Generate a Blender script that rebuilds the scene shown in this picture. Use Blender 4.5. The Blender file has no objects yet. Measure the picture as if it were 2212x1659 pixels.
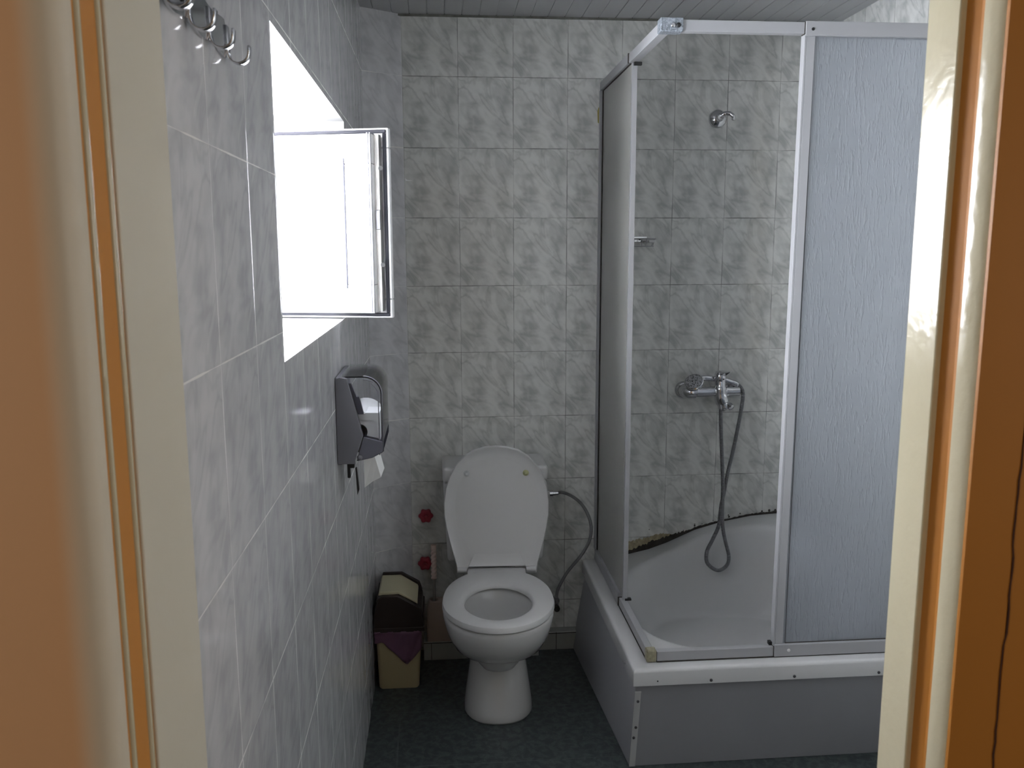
import bpy, bmesh, math, random
from math import sin, cos, pi, radians, sqrt
from mathutils import Vector, Matrix
random.seed(4)
S = bpy.context.scene
C = S.collection

# ------------------------------------------------------------------ camera
cd = bpy.data.cameras.new('camera'); cam = bpy.data.objects.new('camera', cd); C.objects.link(cam)
S.camera = cam
F, PITCH, ROLL, YAW = 1842.6, -0.1554053, -0.0028, 0.0846055
cd.sensor_width = 36.0; cd.lens = F / 2212 * 36.0; cd.clip_start = 0.02
fw = Vector((sin(YAW)*cos(PITCH), cos(YAW)*cos(PITCH), sin(PITCH)))
r0 = Vector((cos(YAW), -sin(YAW), 0)); u0 = r0.cross(fw)
rr = r0*cos(ROLL) + u0*sin(ROLL); uu = -r0*sin(ROLL) + u0*cos(ROLL)
m = Matrix((rr, uu, -fw)).transposed().to_4x4(); m.translation = (0.12026, -3.21245, 1.57112)
cam.matrix_world = m
cd.dof.use_dof = True; cd.dof.focus_distance = 2.9; cd.dof.aperture_fstop = 16

# ------------------------------------------------------------------ daylight, added hall fill lights, exposure
W = bpy.data.worlds.new('daylight'); S.world = W; W.use_nodes = True
bg = W.node_tree.nodes['Background']; bg.inputs[0].default_value = (0.93, 0.945, 1.0, 1); bg.inputs[1].default_value = 11.0
def area(name, loc, rot, sx, sy, power, col):
    d = bpy.data.lights.new(name, 'AREA'); d.shape = 'RECTANGLE'; d.size = sx; d.size_y = sy
    d.energy = power; d.color = col
    o = bpy.data.objects.new(name, d); C.objects.link(o); o.location = loc; o.rotation_euler = rot
    return o
p = area('window_portal', (-0.60, -1.27, 1.66), (0, -pi/2, 0), 0.62, 1.15, 1, (1, 1, 1)); p.data.cycles.is_portal = True
S.view_settings.view_transform = 'Standard'; S.view_settings.look = 'None'
S.view_settings.gamma = 1; S.view_settings.use_curve_mapping = False
S.view_settings.exposure = 2.87
HALL_RIGHT, HALL_LEFT = 1.45, 1.35

# ------------------------------------------------------------------ materials
def mat(name, col, rough=0.5, metal=0.0, spec=0.5, coat=0.0, trans=0.0, noise=None, bump=None, ior=1.45, aniso=(1, 1, 1), alpha=None):
    mt = bpy.data.materials.new(name); mt.use_nodes = True; nt = mt.node_tree; b = nt.nodes['Principled BSDF']
    b.inputs['Base Color'].default_value = (*col, 1); b.inputs['Roughness'].default_value = rough
    b.inputs['Metallic'].default_value = metal; b.inputs['Specular IOR Level'].default_value = spec
    b.inputs['Coat Weight'].default_value = coat; b.inputs['Transmission Weight'].default_value = trans
    b.inputs['IOR'].default_value = ior
    if alpha is not None: b.inputs['Alpha'].default_value = alpha
    tc = nt.nodes.new('ShaderNodeTexCoord'); mp = nt.nodes.new('ShaderNodeMapping')
    mp.inputs['Scale'].default_value = aniso
    nt.links.new(tc.outputs['Object'], mp.inputs[0])
    if noise:
        sc, amt = noise
        n = nt.nodes.new('ShaderNodeTexNoise'); n.inputs['Scale'].default_value = sc; n.inputs['Detail'].default_value = 4
        nt.links.new(mp.outputs[0], n.inputs['Vector'])
        mx = nt.nodes.new('ShaderNodeMix'); mx.data_type = 'RGBA'
        mx.inputs['A'].default_value = (*[c*(1-amt) for c in col], 1); mx.inputs['B'].default_value = (*[min(1, c*(1+amt)) for c in col], 1)
        nt.links.new(n.outputs['Fac'], mx.inputs['Factor']); nt.links.new(mx.outputs['Result'], b.inputs['Base Color'])
    if bump:
        sc, st, dist = bump
        n = nt.nodes.new('ShaderNodeTexNoise'); n.inputs['Scale'].default_value = sc; n.inputs['Detail'].default_value = 3
        nt.links.new(mp.outputs[0], n.inputs['Vector'])
        bp = nt.nodes.new('ShaderNodeBump'); bp.inputs['Strength'].default_value = st; bp.inputs['Distance'].default_value = dist
        nt.links.new(n.outputs['Fac'], bp.inputs['Height']); nt.links.new(bp.outputs[0], b.inputs['Normal'])
    return mt

def math_node(nt, op, a=None, b=None, clamp=False):
    n = nt.nodes.new('ShaderNodeMath'); n.operation = op; n.use_clamp = clamp
    for i, v in enumerate((a, b)):
        if v is None: continue
        if isinstance(v, (int, float)): n.inputs[i].default_value = v
        else: nt.links.new(v, n.inputs[i])
    return n.outputs[0]

def maprange(nt, v, a, b, c=0.0, d=1.0, smooth=True):
    n = nt.nodes.new('ShaderNodeMapRange'); n.interpolation_type = 'SMOOTHSTEP' if smooth else 'LINEAR'
    nt.links.new(v, n.inputs[0])
    for i, x in enumerate((a, b, c, d)): n.inputs[i+1].default_value = x
    return n.outputs[0]

def mixcol(nt, fac, a, b):
    n = nt.nodes.new('ShaderNodeMix'); n.data_type = 'RGBA'
    nt.links.new(fac, n.inputs['Factor'])
    for k, v in (('A', a), ('B', b)):
        if isinstance(v, tuple): n.inputs[k].default_value = (*v, 1)
        else: nt.links.new(v, n.inputs[k])
    return n.outputs['Result']

def tile_mat(name, tw, th, light, dark, grout_h, grout_v, gw=0.0013, rough=0.12, floor=False, sink=1.0):
    """glazed tiles: uv in metres, the same printed marble on every tile"""
    mt = bpy.data.materials.new(name); mt.use_nodes = True; nt = mt.node_tree; b = nt.nodes['Principled BSDF']
    uv = nt.nodes.new('ShaderNodeUVMap'); uv.uv_map = 'UVMap'
    sp = nt.nodes.new('ShaderNodeSeparateXYZ'); nt.links.new(uv.outputs[0], sp.inputs[0])
    U = math_node(nt, 'DIVIDE', sp.outputs[0], tw); V = math_node(nt, 'DIVIDE', sp.outputs[1], th)
    fu = math_node(nt, 'FRACT', U); fv = math_node(nt, 'FRACT', V)
    iu = math_node(nt, 'FLOOR', U); iv = math_node(nt, 'FLOOR', V)
    idv = nt.nodes.new('ShaderNodeCombineXYZ'); nt.links.new(iu, idv.inputs[0]); nt.links.new(iv, idv.inputs[1])
    wn = nt.nodes.new('ShaderNodeTexWhiteNoise'); wn.noise_dimensions = '3D'; nt.links.new(idv.outputs[0], wn.inputs['Vector'])
    # distance to joints in metres
    def dist(f, w):
        a = math_node(nt, 'SUBTRACT', 1.0, f); mn = math_node(nt, 'MINIMUM', f, a)
        return math_node(nt, 'MULTIPLY', mn, w)
    du = dist(fu, tw); dv = dist(fv, th)
    # wobble of the joint width
    wob = nt.nodes.new('ShaderNodeTexNoise'); wob.inputs['Scale'].default_value = 9; nt.links.new(uv.outputs[0], wob.inputs['Vector'])
    wl = maprange(nt, wob.outputs['Fac'], 0.35, 0.7, gw*0.25, gw*1.25)
    mu = math_node(nt, 'LESS_THAN', du, wl); mv = math_node(nt, 'LESS_THAN', dv, wl)
    # print: local tile coordinates
    lc = nt.nodes.new('ShaderNodeCombineXYZ')
    lu = math_node(nt, 'MULTIPLY', fu, tw*5); lv = math_node(nt, 'MULTIPLY', fv, th*5)
    if floor:
        nt.links.new(math_node(nt, 'MULTIPLY', U, tw*5), lc.inputs[0]); nt.links.new(math_node(nt, 'MULTIPLY', V, th*5), lc.inputs[1])
    else:
        nt.links.new(lu, lc.inputs[0]); nt.links.new(lv, lc.inputs[1])
        nt.links.new(math_node(nt, 'MULTIPLY', wn.outputs['Value'], 0.04), lc.inputs[2])
    def noise(scale, detail, dist_=0.0, rot=0.0, sc=(1, 1, 1), off=(0, 0, 0)):
        mp = nt.nodes.new('ShaderNodeMapping'); mp.inputs['Rotation'].default_value = (0, 0, rot); mp.inputs['Scale'].default_value = sc
        mp.inputs['Location'].default_value = off
        nt.links.new(lc.outputs[0], mp.inputs[0])
        mp.inputs['Scale'].default_value = (1, 1, 1)
        m2 = nt.nodes.new('ShaderNodeMapping'); m2.inputs['Scale'].default_value = sc; nt.links.new(mp.outputs[0], m2.inputs[0])
        n = nt.nodes.new('ShaderNodeTexNoise'); n.inputs['Scale'].default_value = scale; n.inputs['Detail'].default_value = detail
        n.inputs['Distortion'].default_value = dist_; nt.links.new(m2.outputs[0], n.inputs['Vector'])
        return n.outputs['Fac']
    if floor:
        a = maprange(nt, noise(9, 8, 0.5), 0.35, 0.68); col = mixcol(nt, a, dark, light)
        nt2 = maprange(nt, noise(40, 3), 0.45, 0.7, 0, 0.5); col = mixcol(nt, nt2, col, dark)
    else:
        # veins running down to the right, plus soft clouds
        v1 = noise(1.7, 3, 0.6, radians(50), (0.8, 1.5, 1), (0.35, 0.1, 0))
        r1 = math_node(nt, 'ABSOLUTE', math_node(nt, 'SUBTRACT', v1, 0.5))
        vein = maprange(nt, r1, 0.0, 0.065, 0.85, 0.0)
        cl = maprange(nt, noise(4.2, 3.5, 0.3, radians(45), (0.85, 1.3, 1), (2, 3, 1)), 0.40, 0.70, 0.0, 0.9)
        k = math_node(nt, 'ADD', math_node(nt, 'MULTIPLY', vein, 0.48), math_node(nt, 'MULTIPLY', cl, 0.55), True)
        col = mixcol(nt, k, light, dark)
    mu2 = math_node(nt, 'MULTIPLY', mu, 0.75)
    col = mixcol(nt, mu2, col, grout_v); col = mixcol(nt, math_node(nt, 'MULTIPLY', mv, 0.85), col, grout_h)
    nt.links.new(col, b.inputs['Base Color'])
    gm = math_node(nt, 'MAXIMUM', mu, mv)
    nt.links.new(maprange(nt, gm, 0, 1, rough, 0.8, False), b.inputs['Roughness'])
    # each tile lies a touch out of plane, glaze slightly wavy, joints sunk
    wv = nt.nodes.new('ShaderNodeTexNoise'); wv.inputs['Scale'].default_value = 14; nt.links.new(uv.outputs[0], wv.inputs['Vector'])
    edge = maprange(nt, math_node(nt, 'MINIMUM', du, dv), 0.0, 0.0035)
    h = math_node(nt, 'ADD', math_node(nt, 'MULTIPLY', wv.outputs['Fac'], 0.35), math_node(nt, 'MULTIPLY', edge, sink))
    sep = nt.nodes.new('ShaderNodeSeparateColor'); nt.links.new(wn.outputs['Color'], sep.inputs[0])
    tl = math_node(nt, 'MULTIPLY', math_node(nt, 'MULTIPLY', math_node(nt, 'SUBTRACT', sep.outputs[0], 0.5), fu), 1.5)
    h = math_node(nt, 'ADD', h, tl)
    bp = nt.nodes.new('ShaderNodeBump'); bp.inputs['Strength'].default_value = 0.6; bp.inputs['Distance'].default_value = 0.0008
    nt.links.new(h, bp.inputs['Height']); nt.links.new(bp.outputs[0], b.inputs['Normal'])
    return mt

TL, TD = (0.675, 0.675, 0.65), (0.40, 0.408, 0.395)
M_tile_back = tile_mat('grey_marble_tile', 0.2, 0.25, TL, TD, (0.16, 0.16, 0.15), (0.20, 0.20, 0.19), gw=0.0014)
M_tile_left = tile_mat('grey_marble_tile_pale_joints', 0.2, 0.25, (0.62, 0.615, 0.63), (0.455, 0.455, 0.475), (0.74, 0.73, 0.70), (0.80, 0.80, 0.78), rough=0.10, sink=0.35)
M_floor = tile_mat('dark_green_floor_tile', 0.332, 0.32, (0.085, 0.10, 0.10), (0.035, 0.045, 0.047), (0.11, 0.12, 0.12), (0.11, 0.12, 0.12), gw=0.0016, rough=0.35, floor=True)
M_white_paint = mat('white_paint', (0.80, 0.80, 0.80), 0.6)
M_ceil = mat('white_ceiling_slat', (0.42, 0.42, 0.43), 0.35)
M_ceil_gap = mat('ceiling_joint', (0.66, 0.67, 0.70), 0.4)
M_porcelain = mat('white_porcelain', (0.53, 0.525, 0.52), 0.12, coat=0.3)
M_plastic = mat('white_plastic', (0.56, 0.555, 0.55), 0.32)
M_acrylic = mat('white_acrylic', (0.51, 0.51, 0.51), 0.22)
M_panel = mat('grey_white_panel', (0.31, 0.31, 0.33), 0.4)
M_alu = mat('white_lacquered_aluminium', (0.32, 0.32, 0.33), 0.42)
M_chrome = mat('chrome', (0.62, 0.62, 0.64), 0.10, metal=1.0)
M_steel = mat('dull_steel', (0.35, 0.35, 0.36), 0.35, metal=1.0)
M_screw = mat('tarnished_screw', (0.07, 0.07, 0.075), 0.45, metal=0.5)
M_dark = mat('dark_brown_plastic', (0.022, 0.015, 0.014), 0.35)
M_black = mat('black_plastic', (0.012, 0.012, 0.012), 0.5)
M_beige = mat('beige_plastic', (0.44, 0.36, 0.21), 0.4)
M_flap = mat('cream_plastic', (0.52, 0.48, 0.32), 0.4)
M_bag = mat('purple_bag', (0.16, 0.075, 0.13), 0.35, bump=(40, 0.8, 0.004), alpha=0.85)
M_red = mat('red_plastic', (0.26, 0.018, 0.035), 0.4)
M_pinkbeige = mat('pink_beige_plastic', (0.40, 0.31, 0.26), 0.45)
M_housing = mat('grey_housing', (0.16, 0.16, 0.18), 0.35)
M_housing2 = mat('dark_grey_housing', (0.11, 0.11, 0.135), 0.4)
M_paper = mat('tissue_paper', (0.85, 0.85, 0.84), 0.9, noise=(30, 0.04))
M_gasket = mat('dark_gasket', (0.02, 0.02, 0.03), 0.6)
M_pvc = mat('white_pvc', (0.86, 0.86, 0.87), 0.3)
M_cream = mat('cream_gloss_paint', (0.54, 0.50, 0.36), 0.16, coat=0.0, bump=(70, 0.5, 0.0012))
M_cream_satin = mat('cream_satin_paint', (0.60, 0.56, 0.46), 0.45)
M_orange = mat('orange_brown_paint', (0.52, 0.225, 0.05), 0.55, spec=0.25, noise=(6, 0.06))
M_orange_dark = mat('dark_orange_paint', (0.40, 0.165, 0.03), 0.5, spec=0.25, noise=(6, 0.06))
M_crack = mat('crack', (0.05, 0.015, 0.005), 0.9)
M_mould = mat('black_mould_sealant', (0.035, 0.03, 0.025), 0.8, noise=(60, 0.8))
M_grime = mat('grimy_plaster', (0.36, 0.31, 0.20), 0.9, noise=(90, 0.75), bump=(120, 0.8, 0.003))
M_yellow = mat('yellow_glue', (0.34, 0.28, 0.07), 0.5)
M_skirt = mat('skirting_tile', (0.34, 0.35, 0.33), 0.3, noise=(12, 0.15))
M_water = mat('water', (0.55, 0.60, 0.62), 0.03, trans=0.6, ior=1.33)
M_corner = mat('aged_clear_plastic', (0.26, 0.24, 0.16), 0.35, noise=(150, 0.6), bump=(80, 0.7, 0.003))
M_corner_top = mat('clear_ribbed_plastic', (0.30, 0.33, 0.37), 0.15, trans=0.3, noise=(160, 0.9), bump=(200, 1.0, 0.003))
M_rubber = mat('rubber_bumper', (0.55, 0.56, 0.56), 0.5)
M_rubber_y = mat('yellowed_bumper', (0.42, 0.42, 0.22), 0.5)
M_hall = mat('hall_wall_paint', (0.62, 0.45, 0.26), 0.7)

def clear_mat(name, tint, gloss_rough, gloss_fac):
    mt = bpy.data.materials.new(name); mt.use_nodes = True; nt = mt.node_tree; nt.nodes.clear()
    o = nt.nodes.new('ShaderNodeOutputMaterial'); t = nt.nodes.new('ShaderNodeBsdfTransparent'); g = nt.nodes.new('ShaderNodeBsdfGlossy')
    t.inputs[0].default_value = (*tint, 1); g.inputs['Roughness'].default_value = gloss_rough
    fr = nt.nodes.new('ShaderNodeFresnel'); fr.inputs[0].default_value = gloss_fac
    mx = nt.nodes.new('ShaderNodeMixShader'); nt.links.new(fr.outputs[0], mx.inputs[0]); nt.links.new(t.outputs[0], mx.inputs[1]); nt.links.new(g.outputs[0], mx.inputs[2])
    nt.links.new(mx.outputs[0], o.inputs[0]); return mt
M_glass = clear_mat('window_glass', (0.93, 0.96, 0.97), 0.02, 1.45)
M_smoke = clear_mat('clear_cover_plastic', (0.93, 0.935, 0.95), 0.10, 1.22)

def frosted_mat(name, base, lines):
    """styrene shower sheet: milky, translucent, moulded with vertical rain streaks"""
    mt = bpy.data.materials.new(name); mt.use_nodes = True; nt = mt.node_tree; nt.nodes.clear()
    o = nt.nodes.new('ShaderNodeOutputMaterial')
    pb = nt.nodes.new('ShaderNodeBsdfPrincipled'); pb.inputs['Base Color'].default_value = (*base, 1); pb.inputs['Roughness'].default_value = 0.30
    tr = nt.nodes.new('ShaderNodeBsdfRefraction'); tr.inputs[0].default_value = (0.80, 0.82, 0.86, 1); tr.inputs['Roughness'].default_value = 0.20; tr.inputs['IOR'].default_value = 1.25
    mx = nt.nodes.new('ShaderNodeMixShader'); mx.inputs[0].default_value = 0.60 if lines > 0.2 else 0.2
    tc = nt.nodes.new('ShaderNodeTexCoord'); mp = nt.nodes.new('ShaderNodeMapping'); mp.inputs['Scale'].default_value = (1, 1, 0.16)
    n = nt.nodes.new('ShaderNodeTexNoise'); n.inputs['Scale'].default_value = 150; n.inputs['Detail'].default_value = 2; n.inputs['Distortion'].default_value = 0.6
    nt.links.new(tc.outputs['Object'], mp.inputs[0]); nt.links.new(mp.outputs[0], n.inputs['Vector'])
    h = maprange(nt, n.outputs['Fac'], 0.50, 0.72)
    bp = nt.nodes.new('ShaderNodeBump'); bp.inputs['Strength'].default_value = lines; bp.inputs['Distance'].default_value = 0.0035
    nt.links.new(h, bp.inputs['Height']); nt.links.new(bp.outputs[0], pb.inputs['Normal']); nt.links.new(bp.outputs[0], tr.inputs['Normal'])
    nt.links.new(pb.outputs[0], mx.inputs[1]); nt.links.new(tr.outputs[0], mx.inputs[2]); nt.links.new(mx.outputs[0], o.inputs[0])
    return mt
M_frost = frosted_mat('frosted_streaked_sheet', (0.39, 0.41, 0.44), 0.28)
M_frost_plain = frosted_mat('frosted_sheet_side', (0.38, 0.375, 0.35), 0.15)

def hose_mat(name, col, scale):
    mt = bpy.data.materials.new(name); mt.use_nodes = True; nt = mt.node_tree; b = nt.nodes['Principled BSDF']
    b.inputs['Base Color'].default_value = (*col, 1); b.inputs['Metallic'].default_value = 0.8; b.inputs['Roughness'].default_value = 0.38
    uv = nt.nodes.new('ShaderNodeUVMap'); uv.uv_map = 'UVMap'
    w = nt.nodes.new('ShaderNodeTexWave'); w.bands_direction = 'Y'; w.inputs['Scale'].default_value = scale
    nt.links.new(uv.outputs[0], w.inputs['Vector'])
    bp = nt.nodes.new('ShaderNodeBump'); bp.inputs['Strength'].default_value = 0.7; bp.inputs['Distance'].default_value = 0.002
    nt.links.new(w.outputs['Fac'], bp.inputs['Height']); nt.links.new(bp.outputs[0], b.inputs['Normal'])
    return mt
M_hose = hose_mat('metal_hose', (0.20, 0.20, 0.21), 60)
M_braid = hose_mat('braided_hose', (0.26, 0.26, 0.26), 90)

# ------------------------------------------------------------------ mesh helpers
def finish(name, bm, mt, parent=None, smooth=False, bevel=0.0, segs=2, sub=0, xf=None, auto=None):
    if xf is not None: bmesh.ops.transform(bm, matrix=xf, verts=bm.verts)
    bmesh.ops.recalc_face_normals(bm, faces=bm.faces)
    me = bpy.data.meshes.new(name); bm.to_mesh(me); bm.free()
    o = bpy.data.objects.new(name, me); C.objects.link(o)
    for x in (mt if isinstance(mt, (list, tuple)) else [mt]): me.materials.append(x)
    if smooth:
        for p in me.polygons: p.use_smooth = True
    if bevel:
        md = o.modifiers.new('bevel', 'BEVEL'); md.width = bevel; md.segments = segs; md.limit_method = 'ANGLE'; md.angle_limit = radians(40)
        for p in me.polygons: p.use_smooth = True
        md.harden_normals = True
    if sub:
        md = o.modifiers.new('subdivision', 'SUBSURF'); md.levels = sub; md.render_levels = sub
    if auto is not None:
        me.set_sharp_from_angle(angle=radians(auto))
    if parent: 
        o.parent = parent; o.matrix_parent_inverse = Matrix.Identity(4)
        o.location = -parent.location if parent.type == 'EMPTY' and not parent.get('local') else (0, 0, 0)
    return o

def root(name, label, cat, loc=(0, 0, 0), group=None):
    o = bpy.data.objects.new(name, None); C.objects.link(o); o.location = loc; o.empty_display_size = 0.05
    o['label'] = label; o['category'] = cat
    if group: o['group'] = group
    return o

def tag(o, label, cat, group=None):
    o['label'] = label; o['category'] = cat
    if group: o['group'] = group
    return o

def struct(o, label=None):
    o['kind'] = 'structure'
    if label: o['label'] = label
    return o

def box(bm, x0, x1, y0, y1, z0, z1):
    v = [bm.verts.new((x, y, z)) for z in (z0, z1) for x, y in ((x0, y0), (x1, y0), (x1, y1), (x0, y1))]
    for f in ((3, 2, 1, 0), (4, 5, 6, 7), (0, 1, 5, 4), (1, 2, 6, 5), (2, 3, 7, 6), (3, 0, 4, 7)): bm.faces.new([v[i] for i in f])
    return v

def hexa(bm, pts):
    """eight corners: bottom loop of four then top loop of four"""
    v = [bm.verts.new(p) for p in pts]
    for f in ((3, 2, 1, 0), (4, 5, 6, 7), (0, 1, 5, 4), (1, 2, 6, 5), (2, 3, 7, 6), (3, 0, 4, 7)): bm.faces.new([v[i] for i in f])

def prism(bm, poly, axis, a, b):
    """poly in the two remaining axes, extruded along axis from a to b"""
    def P(p, t):
        if axis == 'x': return (t, p[0], p[1])
        if axis == 'y': return (p[0], t, p[1])
        return (p[0], p[1], t)
    A = [bm.verts.new(P(p, a)) for p in poly]; B = [bm.verts.new(P(p, b)) for p in poly]
    n = len(poly); bm.faces.new(A); bm.faces.new(B[::-1])
    for i in range(n): bm.faces.new((A[i], B[i], B[(i+1) % n], A[(i+1) % n]))

def frame_from(d):
    d = d.normalized(); a = Vector((0, 0, 1)) if abs(d.z) < 0.9 else Vector((1, 0, 0))
    u = d.cross(a).normalized(); return u, u.cross(d).normalized()

def lathe(bm, prof, origin=(0, 0, 0), axis=(0, 0, 1), n=32, cap=True):
    """prof: list of (radius, height along axis)"""
    o = Vector(origin); d = Vector(axis).normalized(); u, w = frame_from(d); rings = []
    for r, h in prof:
        rings.append([bm.verts.new(o + d*h + (u*cos(2*pi*i/n) + w*sin(2*pi*i/n))*max(r, 1e-5)) for i in range(n)])
    for a, b in zip(rings, rings[1:]):
        for i in range(n): bm.faces.new((a[i], a[(i+1) % n], b[(i+1) % n], b[i]))
    if cap: bm.faces.new(rings[0][::-1]); bm.faces.new(rings[-1])

def tube(bm, pts, r, n=12, cap=True, uvl=None):
    pts = [Vector(p) for p in pts]; rings = []; L = 0; lens = [0]
    for a, b in zip(pts, pts[1:]): L += (b-a).length; lens.append(L)
    t0 = (pts[1]-pts[0]).normalized(); u, w = frame_from(t0)
    for i, p in enumerate(pts):
        t = ((pts[min(i+1, len(pts)-1)] - pts[max(i-1, 0)])).normalized()
        u = (u - t*u.dot(t)).normalized(); w = t.cross(u)
        ri = r[i] if isinstance(r, (list, tuple)) else r
        rings.append([bm.verts.new(p + (u*cos(2*pi*k/n) + w*sin(2*pi*k/n))*ri) for k in range(n)])
    for j, (a, b) in enumerate(zip(rings, rings[1:])):
        for k in range(n):
            f = bm.faces.new((a[k], a[(k+1) % n], b[(k+1) % n], b[k]))
            if uvl is not None:
                for l, (uu_, vv_) in zip(f.loops, ((k/n, lens[j]), ((k+1)/n, lens[j]), ((k+1)/n, lens[j+1]), (k/n, lens[j+1]))): l[uvl].uv = (uu_, vv_)
    if cap: bm.faces.new(rings[0][::-1]); bm.faces.new(rings[-1])

def smooth_path(pts, k=8):
    P = [Vector(p) for p in pts]; P = [2*P[0]-P[1]] + P + [2*P[-1]-P[-2]]; out = []
    for i in range(1, len(P)-2):
        a, b, c, d = P[i-1:i+3]
        for j in range(k):
            t = j/k
            out.append(0.5*((2*b) + (c-a)*t + (2*a-5*b+4*c-d)*t*t + (3*b-a-3*c+d)*t**3))
    out.append(P[-2]); return out

def loft(bm, rings, close_first=True, close_last=True):
    R = [[bm.verts.new(p) for p in r] for r in rings]; n = len(R[0])
    for a, b in zip(R, R[1:]):
        for i in range(n): bm.faces.new((a[i], a[(i+1) % n], b[(i+1) % n], b[i]))
    if close_first: bm.faces.new(R[0][::-1])
    if close_last: bm.faces.new(R[-1])
    return R

def uv_quad(bm, uvl, P, uvs, mi=0):
    f = bm.faces.new([bm.verts.new(p) for p in P]); f.material_index = mi
    for l, u in zip(f.loops, uvs): l[uvl].uv = u
    return f

# ------------------------------------------------------------------ dimensions
LX, RX, CH = -0.1354, 1.612, 2.40
YD, YO = -2.40, -2.62          # inner and outer face of the door wall
JL, JR = -0.119, 0.584         # door opening
WY0, WY1, WZ0, WZ1 = -1.79, -0.735, 1.39, 1.925
ZV = 0.19

# ------------------------------------------------------------------ room shell
bm = bmesh.new(); uvl = bm.loops.layers.uv.new('UVMap')
def vwall(p, q, z0, z1, ua, ub, mi=0):
    uv_quad(bm, uvl, ((p[0], p[1], z0), (q[0], q[1], z0), (q[0], q[1], z1), (p[0], p[1], z1)), ((ua, z0-ZV), (ub, z0-ZV), (ub, z1-ZV), (ua, z1-ZV)), mi)
bt = 0.12
def slab(p, q, nrm, z0, z1, ua, ub, th=0.12, mi=0, back=1):
    """tiled wall with real thickness: front face with uv, plain back and edges"""
    n = Vector((nrm[0], nrm[1], 0)).normalized()*th
    a = Vector((p[0], p[1], 0)); b = Vector((q[0], q[1], 0)); c = b-n; d = a-n
    vwall(a, b, z0, z1, ua, ub, mi)
    for s, t in ((b, c), (c, d), (d, a)): vwall(s, t, z0, z1, 0, 0.1, back)
    for z in (z0, z1): uv_quad(bm, uvl, [(s.x, s.y, z) for s in (a, b, c, d)], ((0, 0),)*4, back)
slab((0.0, 0.0), (RX+0.1, 0.0), (0, -1), -0.05, CH+0.05, 0, RX+0.1)
struct(finish('wall_back', bm, [M_tile_back, M_white_paint]))
bm = bmesh.new(); uvl = bm.loops.layers.uv.new('UVMap')
cl = sqrt(0.1304**2 + 0.085**2)
uv_quad(bm, uvl, ((LX-0.001, -0.085, -0.05), (0, 0, -0.05), (0, 0, CH+0.05), (LX-0.001, -0.085, CH+0.05)), ((-cl, -0.05-ZV), (0.0, -0.05-ZV), (0.0, CH+0.05-ZV), (-cl, CH+0.05-ZV)))
v = [(LX-0.001, -0.085), (0, 0), (-0.02, 0.11), (LX-0.12, 0.11), (LX-0.12, -0.085)]
for z in (-0.05, CH+0.05): bm.faces.new([bm.verts.new((a, b, z)) for a, b in v]).material_index = 1
for i in range(1, 5):
    a, b = v[i], v[(i+1) % 5]; bm.faces.new([bm.verts.new(t) for t in ((*a, -0.05), (*b, -0.05), (*b, CH+0.05), (*a, CH+0.05))]).material_index = 1
struct(finish('wall_corner', bm, [M_tile_left, M_white_paint]))

# left wall with the deep window recess
WT = 0.42
bm = bmesh.new(); uvl = bm.loops.layers.uv.new('UVMap')
def lwq(y0, y1, z0, z1):
    uv_quad(bm, uvl, ((LX, y0, z0), (LX, y1, z0), (LX, y1, z1), (LX, y0, z1)), tuple((-y+0.002, z-ZV) for y, z in ((y0, z0), (y1, z0), (y1, z1), (y0, z1))))
Y0, Y1 = YO+0.02, -0.085
lwq(Y0, WY0, -0.05, CH+0.05); lwq(WY1, Y1, -0.05, CH+0.05); lwq(WY0, WY1, -0.05, WZ0); lwq(WY0, WY1, WZ1, CH+0.05)
def q(*P, mi=1): uv_quad(bm, uvl, P, ((0, 0),)*4, mi)
X2 = LX-WT
ox = -0.02
q((LX, WY0, WZ0), (LX, WY1, WZ0), (X2, WY1+ox, WZ0), (X2, WY0+0.04, WZ0)); q((LX, WY0, WZ1), (LX, WY1, WZ1), (X2, WY1+ox, WZ1), (X2, WY0+0.04, WZ1))
q((LX, WY0, WZ0), (LX, WY0, WZ1), (X2, WY0+0.04, WZ1), (X2, WY0+0.04, WZ0)); q((LX, WY1, WZ0), (LX, WY1, WZ1), (X2, WY1+ox, WZ1), (X2, WY1+ox, WZ0))
for a, b, c, d in ((Y0, WY0+0.04, -0.05, CH+0.05), (WY1+ox, Y1, -0.05, CH+0.05), (WY0+0.04, WY1+ox, -0.05, WZ0), (WY0+0.04, WY1+ox, WZ1, CH+0.05)):
    q((X2, a, c), (X2, b, c), (X2, b, d), (X2, a, d))
q((LX, Y0, -0.05), (LX, Y0, CH+0.05), (X2, Y0, CH+0.05), (X2, Y0, -0.05)); q((LX, Y1, -0.05), (LX, Y1, CH+0.05), (X2, Y1, CH+0.05), (X2, Y1, -0.05))
q((LX, Y0, CH+0.05), (LX, Y1, CH+0.05), (X2, Y1, CH+0.05), (X2, Y0, CH+0.05)); q((LX, Y0, -0.05), (LX, Y1, -0.05), (X2, Y1, -0.05), (X2, Y0, -0.05))
bmesh.ops.remove_doubles(bm, verts=bm.verts, dist=1e-5)
struct(finish('wall_left', bm, [M_tile_left, M_white_paint]))

bm = bmesh.new(); uvl = bm.loops.layers.uv.new('UVMap')
slab((RX, 0.1), (RX, YO+0.02), (-1, 0), -0.05, CH+0.05, -0.1, 2.6)
struct(finish('wall_right', bm, [M_tile_back, M_white_paint]))
# door wall, tiled towards the bathroom
bm = bmesh.new(); uvl = bm.loops.layers.uv.new('UVMap')
slab((RX, YD), (JR+0.05, YD), (0, 1), -0.05, CH+0.05, 0, 1, th=0.10)
slab((JR+0.05, YD), (LX, YD), (0, 1), 2.08, CH+0.05, 0, 0.75, th=0.10)
struct(finish('wall_front', bm, [M_tile_back, M_hall]))

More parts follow.
